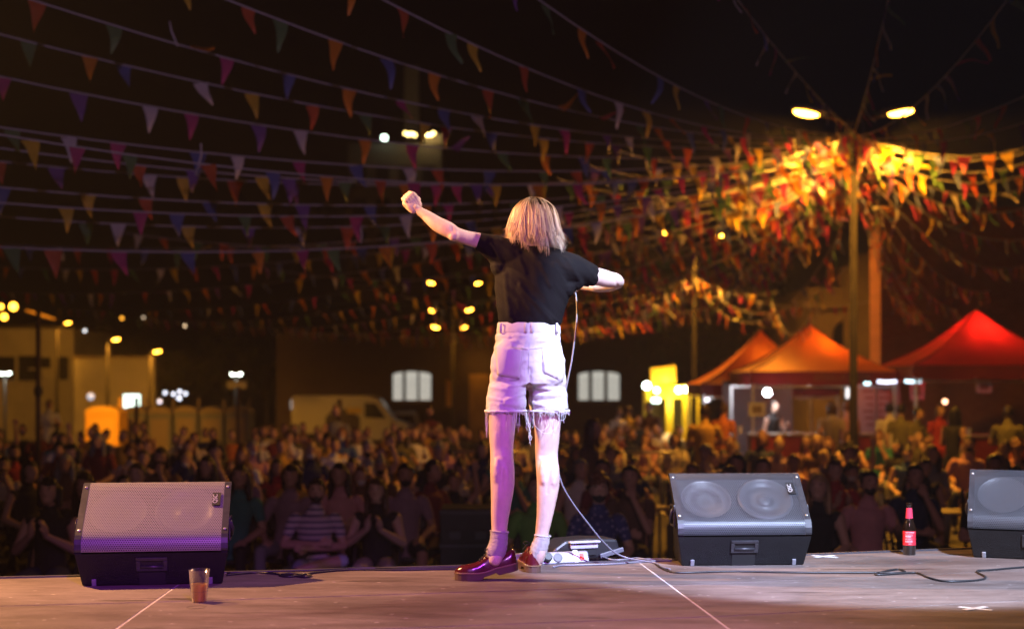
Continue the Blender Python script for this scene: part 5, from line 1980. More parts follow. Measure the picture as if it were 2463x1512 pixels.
for i, (x, y, rr, col) in enumerate(((1555, 927, 0.105, (0.75, 1.0, 0.85)), (1579, 938, 0.075, (0.9, 1.0, 0.5)), (1632, 937, 0.09, (1.0, 1.0, 0.6)), (1650, 936, 0.09, (1.0, 1.0, 0.6)), (1572, 962, 0.075, (0.7, 1.0, 0.85)), (1581, 962, 0.08, (0.7, 1.0, 0.85)), (1679, 945, 0.06, (0.8, 0.9, 1.0)), (1700, 960, 0.055, (0.9, 0.85, 1.0)))):
    o = MB().ball((0, 0, 0), rr, 12).build('stall_bulb', emis('stall_bulb_%d' % i, col, 18 if i < 4 else 5), loc=P(x, y, D - 0.3), smooth=True)
    tag(o, 'round %s bulb of the food stall, %s' % (('greenish white', 'yellow-green', 'warm white', 'warm white', 'green-white', 'green-white', 'bluish', 'pale violet')[i], ('at the upper left corner', 'left of the fascia', 'left of the pair on the fascia', 'right of the pair on the fascia', 'left of the low pair', 'right of the low pair', 'at the lamp post', 'right of the lamp post')[i]), 'light', 'stall bulbs')
point('stall_light', (X - 0.1, D - 0.5, zr + gz - 0.5), 30, (1.0, 0.85, 0.4), 0.15)
for i, (x, y, rr) in enumerate(((1606, 1012, 0.22), (1636, 1016, 0.15))):
    t = thing('paper_sack', ('large', 'smaller')[i] + ' white round sack on the stall counter', 'sack', (P(x, y, D - 0.1).x, D - 0.1, gz + 1.1), 0, 'sacks on the stall counter')
    MB().ball((0, 0, rr * 1.1), (rr, rr * 0.7, rr * 1.15), 14).build('bag', cup_w, t, smooth=True)
    MB().box((0.02, -rr * 0.66, rr), (rr * 0.5, 0.02, rr * 0.4)).build('green_mark', mat('mark_green', (0.05, 0.35, 0.12), 0.6), t)

# crowd barriers
bar_m = mat('barrier_steel', (0.42, 0.40, 0.38), 0.4, 0.7)
for i, (x0, x1, D) in enumerate(((1090, 1268, 21.5), (1352, 1500, 21.4), (1505, 1645, 21.3))):
    a, b = (x0 - CX) * D / F, (x1 - CX) * D / F
    t = thing('crowd_barrier', 'steel crowd barrier %s' % ('left of the performer legs', 'right of the performer legs', 'ending near the bluish monitor')[i], 'barrier', (a, D, 0), 0, 'crowd barriers')
    Lb = b - a
    for nm, z in (('top_rail', 1.10), ('bottom_rail', 0.18)):
        MB().tube([(0, 0, z), (Lb, 0, z)], 0.021, 8).build(nm, bar_m, t, smooth=True)
    for x in np.linspace(0.0, Lb, max(5, int(Lb / 0.14))):
        MB().tube([(x, 0, 0.18), (x, 0, 1.10)], 0.011, 6).build('upright', bar_m, t, smooth=True)
    for x in (0.15, Lb - 0.15):
        MB().tube([(x, -0.3, 0.02), (x, 0, 0.16), (x, 0.3, 0.02)], 0.02, 6).build('foot', bar_m, t, smooth=True)
t = thing('flight_case', 'black flight case standing on the ground left of the performer legs', 'flight case', ((1125 - CX) * 13.2 / F, 13.2, 0))
MB().box((0, 0.3, 0.48), (0.52, 0.6, 0.96)).build('box', mat('case_matt', (0.007, 0.007, 0.008), 0.6), t, bevel=0.01)
for z in (0.2, 0.62, 0.93):
    MB().box((0, -0.004, z), (0.53, 0.012, 0.03)).build('edging', mat('case_edge', (0.05, 0.05, 0.055), 0.4, 0.5), t)
for s in (-1, 1):
    MB().box((s * 0.12, -0.012, 0.72), (0.1, 0.02, 0.07)).build('catch', mat('case_edge', (0.05, 0.05, 0.055), 0.4, 0.5), t)
# ------------------------------------------------------------------ pennant strings
PCOL = {'white': (0.70, 0.64, 0.66), 'yellow': (0.72, 0.48, 0.05), 'orange': (0.72, 0.26, 0.03), 'red': (0.60, 0.12, 0.05), 'magenta': (0.52, 0.06, 0.24), 'violet': (0.22, 0.10, 0.38), 'blue': (0.12, 0.15, 0.40), 'green': (0.12, 0.24, 0.10)}
PK = list(PCOL)
pmesh = {}
for k, c in PCOL.items():
    m = mat('pennant_' + k, c, 0.55, translucent=0.4, var=0.06, vscale=9)
    for s in range(5):
        r = random.Random(s * 7 + 1)
        mb = MB()
        NJ = 7
        cu, tw = r.uniform(-0.5, 0.7), r.uniform(-0.5, 0.5)
        for j in range(NJ + 1):
            v = j / NJ
            hwid = 0.1 * (1 - v) + 0.001
            off = cu * 0.10 * v * v + 0.012 * math.sin(v * 6 + s)
            lat = 0.022 * tw * v * v
            for u in (-1, 0, 1):
                mb.v.append((u * hwid + lat, off + u * tw * 0.03 * v + (0.008 * (1 - abs(u)) if j else 0), -0.30 * v))
        for j in range(NJ):
            for i in range(2):
                a = j * 3 + i
                mb.f.append((a, a + 1, a + 4, a + 3))
                mb.m.append(0)
        pmesh[k, s] = mb.mesh('pennant', m, smooth=True, fix=False)
rope_m = mat('bunting_rope', (0.50, 0.47, 0.50), 0.6)
br = random.Random(21)
ORD = ['first', 'second', 'third', 'fourth', 'fifth', 'sixth', 'seventh', 'eighth', 'ninth', 'tenth', 'eleventh', 'twelfth', 'thirteenth', 'fourteenth', 'fifteenth', 'sixteenth', 'seventeenth', 'eighteenth']
WIND = Vector((0.30, 0.10, 0))


def bunting(label, a, b, sag, group, spacing=0.62, ext=0.0, scale=1.0, wind=1.0, start=0):
    a, b = Vector(a), Vector(b)
    if ext:
        a = a + (a - b).normalized() * ext
    L = (b - a).length
    t = thing('pennant_string', label, 'bunting', a, 0, group)

    def pt(s):
        q = a.lerp(b, s)
        q.z -= sag * 4 * s * (1 - s)
        return q
    mb = MB()
    mb.tube([pt(s) - a for s in np.linspace(0, 1, 22)], 0.0085, 5, cap=False)
    mb.build('rope', rope_m, t, smooth=True)
    n = int(L / spacing)
    ci = start
    for i in range(n):
        s = (i + 0.5 + br.uniform(-.3, .3)) / n
        p = pt(s)
        if br.random() < 0.06:
            continue
        tg = (pt(min(1, s + 0.01)) - pt(max(0, s - 0.01))).normalized()
        gust = br.gauss(0.9, 0.9) * wind
        down = (Vector((0, 0, -1)) + WIND * gust + Vector((br.gauss(0, .12), br.gauss(0, .12), 0))).normalized()
        if br.random() < 0.05 * wind:
            down = (Vector((0.9, 0.2, br.uniform(-.2, .3)))).normalized()
        down = (down - tg * down.dot(tg) * 0.75).normalized()
        z = -down
        y = z.cross(tg).normalized()
        x = y.cross(z).normalized()
        if br.random() < 0.5:
            x, y = -x, -y
        k = PK[(ci + br.choice((0, 1, 1, 2, 3))) % len(PK)]
        ci = PK.index(k) + 1
        o = bpy.data.objects.new('pennant', pmesh[k, br.randrange(5)])
        COL.objects.link(o)
        o.parent = t
        sc_ = scale * br.uniform(0.86, 1.08)
        m4 = Matrix((x, y, z)).transposed().to_4x4() @ Matrix.Diagonal((sc_, sc_, sc_, 1))
        m4.translation = p - a - Vector((0, 0, 0.006))
        o.matrix_local = m4
    return t


PD = 22.0
MAIN = lambda y, dx=0, dd=0: P(2052 + dx, y, PD + dd)
G1, G2, G3, G4 = 'strings fanning over the stage side', 'strings fanning behind the performer', 'strings falling to the right of the lamp post', 'strings around the far lamp posts'
near = [  # (x, y at the picture's edge, depth there, y at the post, sag)
    (0, 29, 13.4, 345, 0.55), (257, 0, 13.2, 335, 0.55), (690, 0, 13.2, 328, 0.50), (1037, 0, 13.2, 325, 0.50), (1370, 0, 13.3, 322, 0.42),
    (0, 132, 13.8, 352, 0.55), (0, 259, 14.0, 356, 0.50), (0, 262, 13.0, 362, 0.62), (0, 305, 14.2, 366, 0.55), (0, 345, 15.5, 360, 0.50), (0, 400, 14.6, 372, 0.55), (0, 437, 14.4, 380, 0.55), (0, 470, 16.0, 385, 0.6), (0, 537, 14.4, 390, 0.62)]
for i, (x, y, d0, yp, sg_) in enumerate(near):
    lab = {1: 'second', 2: 'third', 3: 'fourth', 4: 'fifth'}.get(i)
    if i in (1, 2, 3, 4):
        lab = 'pennant string leaving over the top edge, %s counted from the left corner' % ORD[i - 1]
    else:
        rank = sorted(q for q in [n_[1] for n_ in near if n_[0] == 0]).index(y)
        lab = 'pennant string crossing the left edge, %s counted from the top' % ORD[rank]
    bunting(lab, P(x, y, d0), MAIN(yp, 0, -0.1), sg_, G1, 0.66, 1.6, 0.93, 1.0, i * 3)
for i, (x, y, d0, yp, sg_, lab) in enumerate(((1783, 0, 13.5, 318, 0.10, 'pennant string climbing steeply left of the amber lamp heads'), (2132, 0, 13.5, 325, 0.12, 'pennant string rising straight up from the tall lamp post'), (2388, 0, 13.5, 330, 0.35, 'pennant string curving up right of the tall lamp post'),
                                              (2462, 202, 15.5, 335, 0.22, 'pennant string leaving the right edge, highest of the two'), (2462, 265, 17.0, 338, 0.22, 'pennant string leaving the right edge, lower of the two'))):
    bunting(lab, P(x, y, d0), MAIN(yp, 0, -0.1), sg_, G1, 0.6, 1.5, 0.95, 1.2, i * 2 + 1)
far = [(-40, 585, 27, 398, .55), (-40, 640, 32, 402, .6), (-40, 700, 38, 406, .7), (120, 742, 44, 410, .8), (330, 765, 50, 414, .9), (520, 780, 52, 418, .95), (690, 790, 54, 424, 1.0), (840, 800, 55, 430, 1.0), (960, 805, 55, 436, 1.0), (1060, 800, 54, 442, 1.0), (1180, 790, 50, 450, 1.0), (1300, 770, 47, 460, 1.0), (1420, 745, 44, 470, 1.0), (1540, 715, 41, 480, 0.95),
       (300, 560, 26, 392, .7), (620, 640, 32, 396, .9), (900, 700, 38, 400, 1.0), (1250, 660, 36, 412, 1.1)]
for i, (x, y, d0, yp, sg_) in enumerate(far):
    bunting('far pennant string %s' % ('fading at the left edge, %s highest' % ORD[i] if i < 3 else 'to the far lamps, %s from the left' % ORD[i - 3] if i < 14 else 'ending in the dark behind the performer, %s from left' % ORD[i - 14]),
            P(x, y, d0), MAIN(yp, -2, 0.1), sg_, G2, 0.55 if d0 > 30 else 0.6, 0.0, 1.05, 1.0, i * 5)
# dense short runs close to the post
for i, (x, y, d0, yp, sg_) in enumerate(((1480, 362, 20.5, 322, .35), (1400, 395, 21.5, 340, .4), (1340, 430, 23, 362, .5), (1520, 460, 25, 380, .6), (1400, 500, 26, 392, .7), (1600, 560, 30, 420, .8), (1640, 610, 34, 440, .9))):
    bunting('crowded pennant string left of the lamp heads, %s from the top' % ORD[i], P(x, y, d0), MAIN(yp, -2, 0.05), sg_, G2, 0.36, 0.0, 0.95, 1.1, i * 3)
for i, (x, y, d0, yp, sg_) in enumerate(((2520, 340, 21, 322, .28), (2520, 352, 22.5, 328, .3), (2520, 372, 23.5, 336, .4), (2520, 398, 24.5, 345, .45), (2520, 430, 26, 356, .5), (2520, 480, 28, 366, .55), (2520, 560, 30, 376, .6), (2460, 640, 32, 388, .6), (2380, 700, 33, 400, .6), (2300, 745, 34, 412, .5), (2235, 770, 35, 425, .4), (2190, 740, 35, 440, .4))):
    bunting('pennant string right of the tall lamp post, %s from the top' % ORD[i], P(x, y, d0), MAIN(yp, 3, 0.05), sg_, G3, 0.33 if i < 6 else 0.48, 0.0, 1.0, 1.0, i * 3 + 2)
for i, (x, y, d0, yp, sg_) in enumerate(((1120, 560, 30, 405, .8), (1180, 610, 33, 415, .9), (1290, 640, 35, 425, 1.0), (1390, 650, 36, 435, 1.0), (1480, 660, 37, 445, 1.0), (1560, 660, 37, 455, 0.9), (1330, 520, 27, 400, .7), (1460, 560, 29, 408, .7))):
    bunting('middle pennant string sweeping from the tall lamp post behind the performer, %s in order' % ORD[i], P(x, y, d0), MAIN(yp, -2, 0.08), sg_, G2, 0.44, 0.0, 1.0, 1.0, i * 5 + 1)
S2 = lambda y, dd=0: P(1669, y, 38.5 + dd)
for i, (x, y, d0, yp, sg_, lab) in enumerate(((1040, 760, 50, 668, 1.0, 'pennant string from the second lamp post to the six-headed one'), (1200, 775, 48, 672, .9, 'lower pennant string left of the second lamp post'), (1340, 770, 46, 676, .7, 'short pennant string left of the second lamp post behind the bent elbow'), (1360, 722, 40, 664, .3, 'nearly level pennant string ending at the bent elbow'), (1870, 702, 40, 664, .25, 'sagging pennant string right of the second lamp post'), (2040, 640, 32, 670, 1.0, 'deep curved pennant string between the two tall lamp posts'), (2020, 560, 30, 674, 1.5, 'deepest curved pennant string between the two tall lamp posts'), (2110, 720, 42, 668, .5, 'pennant string crossing before the stone building'))):
    bunting(lab, P(x, y, d0), S2(yp, 0.0), sg_, G4, 0.5, 0.0, 1.0, 0.9, i * 3)
for i, (x, y, d0, x2, y2, d2, sg_, lab) in enumerate(((2038, 480, 22.2, 1850, 705, 41, 1.6, 'pennant string hanging close beside the tall lamp post'), (2060, 470, 22.2, 2210, 745, 36, 0.7, 'pennant string dropping from the tall lamp post to the brick wall'))):
    bunting(lab, P(x, y, d0), P(x2, y2, d2), sg_, G4, 0.45, 0.0, 0.95, 1.0, i)
# loose ends of tape hanging from the near strings
for i, (pts, lab) in enumerate((([(408, 52, 13.9), (412, 75, 13.9), (427, 112, 13.9)], 'white loose tape end hanging from an upper string at the left'), ([(483, 345, 14.6), (484, 372, 14.6), (478, 395, 14.6), (470, 420, 14.6)], 'thin loose cord dangling above the white pennants'), ([(868, 548, 16), (870, 566, 16), (867, 585, 16)], 'loose cord end dangling behind the raised arm'))):
    mb = MB()
    mb.tube([tuple(P(*q)) for q in pts], 0.009, 6)
    tag(mb.build('loose_tape', rope_m, smooth=True), lab, 'tape', 'loose ends of the strings')
# ------------------------------------------------------------------ audience
TAGS = ['skin', 'shirt', 'pants', 'shoe', 'dark', 'lower']


def hand_prims(mb, pr, wrist, dirv, palm_n, curl=0.5):
    """small hand: palm, four fingers and a thumb"""
    d = Vector(dirv).normalized()
    n = Vector(palm_n).normalized()
    s = d.cross(n).normalized()
    w = Vector(wrist)
    limb(mb, pr, [(*w, 0.026), (*(w + d * 0.045), 0.034), (*(w + d * 0.08), 0.030)], 'skin', 3, 10)
    for i, ln in enumerate((0.058, 0.068, 0.064, 0.05)):
        b = w + d * 0.085 + s * (0.030 - i * 0.020)
        e = b + d * ln * 0.55 + n * ln * 0.15 * curl
        f = e + d * ln * 0.45 * (1 - curl) + n * ln * 0.6 * curl
        limb(mb, pr, [(*b, 0.0115), (*e, 0.0105), (*f, 0.0085)], 'skin', 3, 8)
    t0 = w + d * 0.03 + s * 0.032
    limb(mb, pr, [(*t0, 0.013), (*(t0 + d * 0.03 + s * 0.022), 0.0115), (*(t0 + d * 0.055 + s * 0.024 + n * 0.015), 0.0095)], 'skin', 3, 8)


def person_mesh(pose, arms, sleeveless=False, shorts=True, lean=0.0, long_sleeve=False, cross=False, vox=0.0085, wide=1.0, turn=0.0):
    """facing -y, feet on z = 0; returns mesh and head centre"""
    mb, pr = MB(), []
    sit = pose == 'sit'
    zp = 0.50 if sit else 0.90
    dz = zp - 0.50 if sit else 0.38
    tl = lambda x, y, z: (x + lean * (z - 0.5), y, z + (0 if sit else 0.42))
    w = wide
    torso = [(*tl(0, .02, .46), .150 * w), (*tl(0, .05, .60), .142 * w), (*tl(0, .055, .74), .145 * w), (*tl(0, .045, .88), .168 * w), (*tl(0, .035, .965), .155 * w), (*tl(0, .03, 1.0), .10)]
    limb(mb, pr, torso, 'shirt', 4, 18, 0.70)
    for s in (-1, 1):
        p = tl(s * .165 * w, .035, .955)
        mb.ball(p, .062, 10)
        pr.append((*p, .064, 'shirt'))
    hip = tl(0, .03, .46)
    pr.append((hip[0], hip[1], hip[2] - 0.03, .13, 'pants'))
    limb(mb, pr, [(*tl(0, .03, .98), .062), (*tl(0, .015, 1.06), .052), (*tl(0, .0, 1.12), .055)], 'skin', 3, 12)
    h = Vector(tl(0, -.012, 1.215))
    mb.ball(h, (.075, .093, .112), 18)
    pr.append((h.x, h.y, h.z, .098, 'skin'))
    mb.ball(h + Vector((0, -.035, -.055)), (.052, .058, .058), 14)
    mb.ball(h + Vector((0, -.098, -.018)), (.014, .018, .024), 8)
    mb.ball(h + Vector((0, -.082, .028)), (.05, .016, .012), 10)
    for s in (-1, 1):
        mb.ball(h + Vector((s * .076, .005, -.008)), (.010, .018, .030), 8)
        e = h + Vector((s * .032, -.086, .008))
        pr.append((e.x, e.y, e.z, .0125, 'dark'))
        e = h + Vector((s * .034, -.086, .034))
        pr.append((e.x, e.y, e.z, .011, 'dark'))
        e = h + Vector((s * .052, -.045, -.066))
        pr.append((e.x, e.y, e.z, .038, 'lower'))
    e = h + Vector((0, -.072, -.072))
    pr.append((e.x, e.y, e.z, .036, 'lower'))
    e = h + Vector((0, -.094, -.056))
    pr.append((e.x, e.y, e.z, .010, 'dark'))
    # legs
    for s in (-1, 1):
        if sit:
            if cross and s == 1:
                kn = (.28, -.36, .60)
                an = (-.14, -.45, .52)
                limb(mb, pr, [(.09, .02, .49, .088), (.20, -.18, .55, .076), (*kn, .062)], 'pants', 4, 14)
                limb(mb, pr, [(*kn, .058), (.08, -.42, .57, .054), (*an, .042)], 'skin' if shorts else 'pants', 4, 12)
                limb(mb, pr, [(*an, .042), (an[0] - .06, an[1] - .10, an[2] - .03, .038), (an[0] - .09, an[1] - .17, an[2] + .0, .032)], 'shoe', 3, 10)
                continue
            kx = .13 + .02 * (s > 0)
            limb(mb, pr, [(s * .09, .03, .49, .092), (s * .11, -.18, .515, .082), (s * kx, -.40, .51, .063)], 'pants', 4, 14)
            limb(mb, pr, [(s * kx, -.415, .49, .056), (s * kx, -.40, .30, .054), (s * kx, -.37, .10, .040)], 'skin' if shorts else 'pants', 4, 12)
            limb(mb, pr, [(s * kx, -.365, .06, .042), (s * kx, -.47, .045, .042), (s * (kx + .01), -.56, .038, .033)], 'shoe', 3, 10)
        else:
            limb(mb, pr, [(s * .09, .02, .90, .095), (s * .10, .01, .70, .080), (s * .105, .0, .50, .060)], 'pants', 4, 14)
            limb(mb, pr, [(s * .105, .0, .49, .056), (s * .11, .02, .33, .056), (s * .11, .03, .10, .040)], 'skin' if shorts else 'pants', 4, 12)
            limb(mb, pr, [(s * .11, .03, .06, .042), (s * .115, -.06, .045, .042), (s * .12, -.16, .038, .033)], 'shoe', 3, 10)
    # arms
    for s, (el, wr, hd_, nm) in zip((-1, 1), arms):
        sh = Vector(tl(s * .185 * w, .035, .945))
        el, wr = Vector(tl(*el)), Vector(tl(*wr))
        m1 = sh.lerp(el, 0.55)
        up = 'skin' if sleeveless else 'shirt'
        limb(mb, pr, [(*sh, .060), (*sh.lerp(el, .3), .057 if not sleeveless else .050), (*m1, .055 if not sleeveless else .045)], up, 3, 12)
        limb(mb, pr, [(*m1, .044), (*el, .040)], 'shirt' if long_sleeve else 'skin', 3, 12)
        limb(mb, pr, [(*el, .041), (*el.lerp(wr, .3), .042), (*wr, .027)], 'shirt' if long_sleeve else 'skin', 4, 12)
        hand_prims(mb, pr, wr, hd_, nm)
    me = remesh(mb, vox, 2)
    for q in TAGS:
        me.materials.append(None)
    dress(me, pr, TAGS)
    return me, h


LAP = [((-.27, .02, .70), (-.14, -.22, .60), (.4, -1, -.1), (0, 0, -1)), ((.27, .02, .70), (.14, -.22, .60), (-.4, -1, -.1), (0, 0, -1))]
CLAP = [((-.26, -.06, .72), (-.06, -.27, .88), (.1, -.3, 1), (1, 0, 0)), ((.26, -.06, .72), (.06, -.27, .87), (-.1, -.3, 1), (-1, 0, 0))]
FOLD = [((-.28, -.04, .72), (.04, -.22, .74), (1, -.1, .1), (0, 1, 0)), ((.28, -.04, .70), (-.04, -.25, .70), (-1, -.1, .1), (0, 1, 0))]
CHIN = [((-.27, .0, .70), (.0, -.22, .68), (1, -.2, 0), (0, 1, 0)), ((.20, -.20, .72), (.05, -.20, 1.02), (-.2, .3, 1), (-.2, 1, 0))]
DRINK = [((-.27, .02, .70), (-.15, -.20, .58), (.3, -1, 0), (0, 0, -1)), ((.27, -.04, .72), (.16, -.30, .80), (-.2, -.6, .7), (-1, 0, 0))]
DOWN = [((-.25, .05, .70), (-.25, -.02, .46), (0, -.1, -1), (1, 0, 0)), ((.25, .05, .70), (.25, -.02, .46), (0, -.1, -1), (-1, 0, 0))]
HOLD = [((-.25, .04, .70), (-.20, -.05, .47), (0, -.1, -1), (1, 0, 0)), ((.26, .0, .71), (.13, -.27, .80), (-.3, -.6, .5), (-1, 0, 0))]
TPL = {
    'lap': person_mesh('sit', LAP, shorts=True), 'lap2': person_mesh('sit', LAP, shorts=False, lean=0.10), 'clap': person_mesh('sit', CLAP, sleeveless=True, shorts=True), 'clap2': person_mesh('sit', CLAP, lean=-0.08, shorts=False),
    'fold': person_mesh('sit', FOLD, shorts=False, lean=-0.06), 'chin': person_mesh('sit', CHIN, shorts=False), 'drink': person_mesh('sit', DRINK, shorts=True, wide=1.05), 'cross': person_mesh('sit', FOLD, shorts=True, cross=True, lean=0.05, wide=1.1),
    'wave': person_mesh('sit', [LAP[0], ((.30, .0, 1.08), (.28, -.10, 1.36), (0, -.1, 1), (0, -1, 0))], sleeveless=True, shorts=True),
    'bare': person_mesh('sit', LAP, sleeveless=True, shorts=True, lean=0.06),
    'stand': person_mesh('stand', DOWN, shorts=False), 'stand2': person_mesh('stand', HOLD, shorts=True, wide=1.05), 'stand3': person_mesh('stand', FOLD, shorts=False, wide=1.12), 'stand4': person_mesh('stand', HOLD, sleeveless=True, shorts=False, wide=0.92)}


def hair_mesh(kind, seed):
    r = random.Random(seed)
    mb = MB()
    mb.ball((0, .008, .012), (.084, .100, .116), 22)
    if kind == 'long':
        for x, y, x2, y2, z2, rr in ((-.066, .02, -.088, .03, -.27, .036), (.066, .02, .088, .03, -.26, .036), (0, .07, 0, .085, -.28, .05), (-.04, .06, -.05, .075, -.29, .045), (.04, .06, .05, .075, -.28, .045), (-.074, -.01, -.10, -.03, -.24, .025), (.074, -.01, .10, -.03, -.22, .025)):
            limb(mb, None, [(x, y, .02, rr), (x * 1.15, y, -.1, rr * 1.1), (x2, y2, z2, rr * 0.6)], 's', 4, 10)
    if kind == 'bob':
        for x, y in ((-.07, .02), (.07, .02), (0, .07), (-.05, .055), (.05, .055)):
            limb(mb, None, [(x, y, .02, .04), (x * 1.1, y * 1.05, -.11, .03)], 's', 4, 10)
    if kind == 'bun':
        mb.ball((0, .06, .125), .045, 12)
    if kind == 'curly':
        for _ in range(46):
            a, b = r.uniform(0, 6.28), r.uniform(-.25, 1.5)
            mb.ball((.085 * math.cos(a) * math.cos(b), .01 + .1 * math.sin(a) * math.cos(b), .02 + .115 * math.sin(b)), r.uniform(.024, .038), 8)
    me = remesh(mb, 0.0085, 1)
    co_, no_ = get_co(me), get_no(me)
    d = np.array([noise.noise(Vector((p[0] * 40 + seed, p[1] * 40, p[2] * (9 if kind != 'curly' else 40)))) for p in co_])
    set_co(me, co_ + no_ * (d * 0.010)[:, None])
    bm = bmesh.new()
    bm.from_mesh(me)
    kill = []
    for f in bm.faces:
        c = f.calc_center_median()
        face = c.y < -.028 and c.z < (.062 + .012 * math.sin(c.x * 30 + seed)) and abs(c.x) < .078
        neck = kind in ('short', 'bun', 'curly') and (c.z < -.055 or (c.y < .01 and c.z < -.015))
        if face or neck or (c.z > -.1 and c.y < -.045 and c.z < .05):
            kill.append(f)
    bmesh.ops.delete(bm, geom=kill, context='FACES')
    bm.to_mesh(me)
    bm.free()
    me.materials.append(None)
    return me


HAIR = {k: hair_mesh(k, i + 2) for i, k in enumerate(('short', 'long', 'bob', 'bun', 'curly'))}
SKIN = [mat('skin_%d' % i, c, 0.55) for i, c in enumerate(((0.52, 0.31, 0.22), (0.46, 0.27, 0.19), (0.40, 0.22, 0.15), (0.55, 0.35, 0.26)))]
HCOL = {'dark brown': (0.025, 0.015, 0.010), 'black': (0.010, 0.008, 0.008), 'brown': (0.07, 0.04, 0.022), 'fair': (0.36, 0.24, 0.12), 'grey': (0.22, 0.21, 0.20), 'auburn': (0.14, 0.05, 0.02)}
SCOL = {'black': (0.014, 0.013, 0.014), 'white': (0.66, 0.64, 0.62), 'grey': (0.22, 0.22, 0.23), 'navy': (0.02, 0.03, 0.09), 'red': (0.36, 0.03, 0.03), 'mustard': (0.50, 0.30, 0.04), 'olive': (0.14, 0.13, 0.05), 'mauve': (0.28, 0.18, 0.24), 'pink': (0.55, 0.28, 0.30),
        'green': (0.12, 0.30, 0.06), 'blue': (0.06, 0.12, 0.30), 'orange': (0.55, 0.17, 0.03), 'maroon': (0.18, 0.03, 0.03), 'cream': (0.52, 0.44, 0.32), 'brown': (0.13, 0.07, 0.04), 'teal': (0.03, 0.18, 0.18), 'yellow': (0.75, 0.52, 0.03)}
EYE_M = mat('eye_dark', (0.03, 0.018, 0.014), 0.5)
SHOE_M = mat('shoe_plain', (0.08, 0.08, 0.08), 0.6)


def cloth(c):
    return mat('cloth_' + c, SCOL[c], 0.85, var=0.12, vscale=12, bump=0.25, bscale=25)


def hairm(c):
    return mat('hair_' + c.replace(' ', '_'), HCOL[c], 0.5, var=0.35, vscale=40, stretch=(1, 1, 0.2))


def stripes():
    m = bpy.data.materials.new('cloth_striped')
    m.use_nodes = True
    nt = m.node_tree
    b = nt.nodes['Principled BSDF']
    b.inputs['Roughness'].default_value = 0.85
    tc = nt.nodes.new('ShaderNodeTexCoord')
    wv = nt.nodes.new('ShaderNodeTexWave')
    wv.bands_direction = 'Z'
    wv.inputs['Scale'].default_value = 5.4
    wv.inputs['Distortion'].default_value = 0.6
    wv.inputs['Detail Scale'].default_value = 1.5
    rp = nt.nodes.new('ShaderNodeValToRGB')
    rp.color_ramp.elements[0].position, rp.color_ramp.elements[1].position = 0.22, 0.30
    rp.color_ramp.elements[0].color = (0.10, 0.08, 0.16, 1)
    rp.color_ramp.elements[1].color = (0.52, 0.42, 0.46, 1)
    nt.links.new(tc.outputs['Object'], wv.inputs['Vector'])
    nt.links.new(wv.outputs['Fac'], rp.inputs[0])
    nt.links.new(rp.outputs[0], b.inputs['Base Color'])
    return m


def floral():
    m = bpy.data.materials.new('cloth_floral')
    m.use_nodes = True
    nt = m.node_tree
    b = nt.nodes['Principled BSDF']
    b.inputs['Roughness'].default_value = 0.85
    tc = nt.nodes.new('ShaderNodeTexCoord')
    vo = nt.nodes.new('ShaderNodeTexVoronoi')
    vo.inputs['Scale'].default_value = 26
    rp = nt.nodes.new('ShaderNodeValToRGB')
    rp.color_ramp.elements[0].position, rp.color_ramp.elements[1].position = 0.25, 0.35
    rp.color_ramp.elements[0].color = (0.35, 0.33, 0.55, 1)
    rp.color_ramp.elements[1].color = (0.04, 0.05, 0.20, 1)
    nt.links.new(tc.outputs['Object'], vo.inputs['Vector'])
    nt.links.new(vo.outputs['Distance'], rp.inputs[0])
    nt.links.new(rp.outputs[0], b.inputs['Base Color'])
    return m


ar = random.Random(77)
GROUP_SIT, GROUP_STAND = 'seated audience before the stage', 'people standing in the square'


def person(label, X, Y, tpl, shirt, pants, hair, hcol, rz=0.0, sc_=1.0, lower=None, skin=None, group=GROUP_SIT, shoes=None, z=None):
    me, h = TPL[tpl]
    o = bpy.data.objects.new('person', me)
    COL.objects.link(o)
    o.location = (X, Y, ground_z(X, Y) if z is None else z)
    o.rotation_euler = (0, 0, rz)
    o.scale = (sc_, sc_, sc_)
    sk = SKIN[ar.randrange(4)] if skin is None else SKIN[skin]
    hm_ = hairm(hcol)
    mm = lambda c: c if not isinstance(c, str) else (sk if c == 'skin' else hm_ if c == 'hair' else cloth(c))
    for i, q in enumerate((sk, mm(shirt), mm(pants), SHOE_M, EYE_M, mm(lower or 'skin'))):
        o.material_slots[i].link = 'OBJECT'
        o.material_slots[i].material = q
    tag(o, label, 'person', group)
    hh = bpy.data.objects.new('hair', HAIR[hair])
    COL.objects.link(hh)
    hh.parent = o
    hh.location = h
    hh.material_slots[0].link = 'OBJECT'
    hh.material_slots[0].material = hm_
    return o


# chairs
chm = mat('chair_black', (0.015, 0.015, 0.016), 0.5)
chair0 = thing('folding_chair', 'black folding chair', 'chair', (0, 0, 0), 0, 'chairs under the audience')
MB().box((0, -0.02, 0.400), (0.40, 0.40, 0.03)).build('seat', chm, chair0, bevel=0.008)
MB().box((0, 0.215, 0.76), (0.40, 0.025, 0.20)).build('backrest', chm, chair0, bevel=0.008)
for s in (-1, 1):
    MB().bar((s * 0.205, -0.22, 0.0), (s * 0.205, 0.22, 0.86), 0.02, 0.03).build('leg', chm, chair0)
    MB().bar((s * 0.18, 0.24, 0.0), (s * 0.18, -0.16, 0.40), 0.02, 0.03).build('leg', chm, chair0)
CH = []


def chair(label, X, Y, rz):
    c = chair0 if not CH else copy_tree(chair0)
    CH.append(c)
    c.location, c.rotation_euler = (X, Y, ground_z(X, Y)), (0, 0, rz)
    c['label'] = label


FX = lambda px, D: (px - CX) * D / F
spots = []


def seat(label, px, D, *a, **k):
    X = FX(px, D)
    person(label, X, D, *a, **k)
    spots.append((X, D))
    chair('folding chair under the ' + ' '.join(label.split()[:7]), X, D + 0.02, k.get('rz', 0))


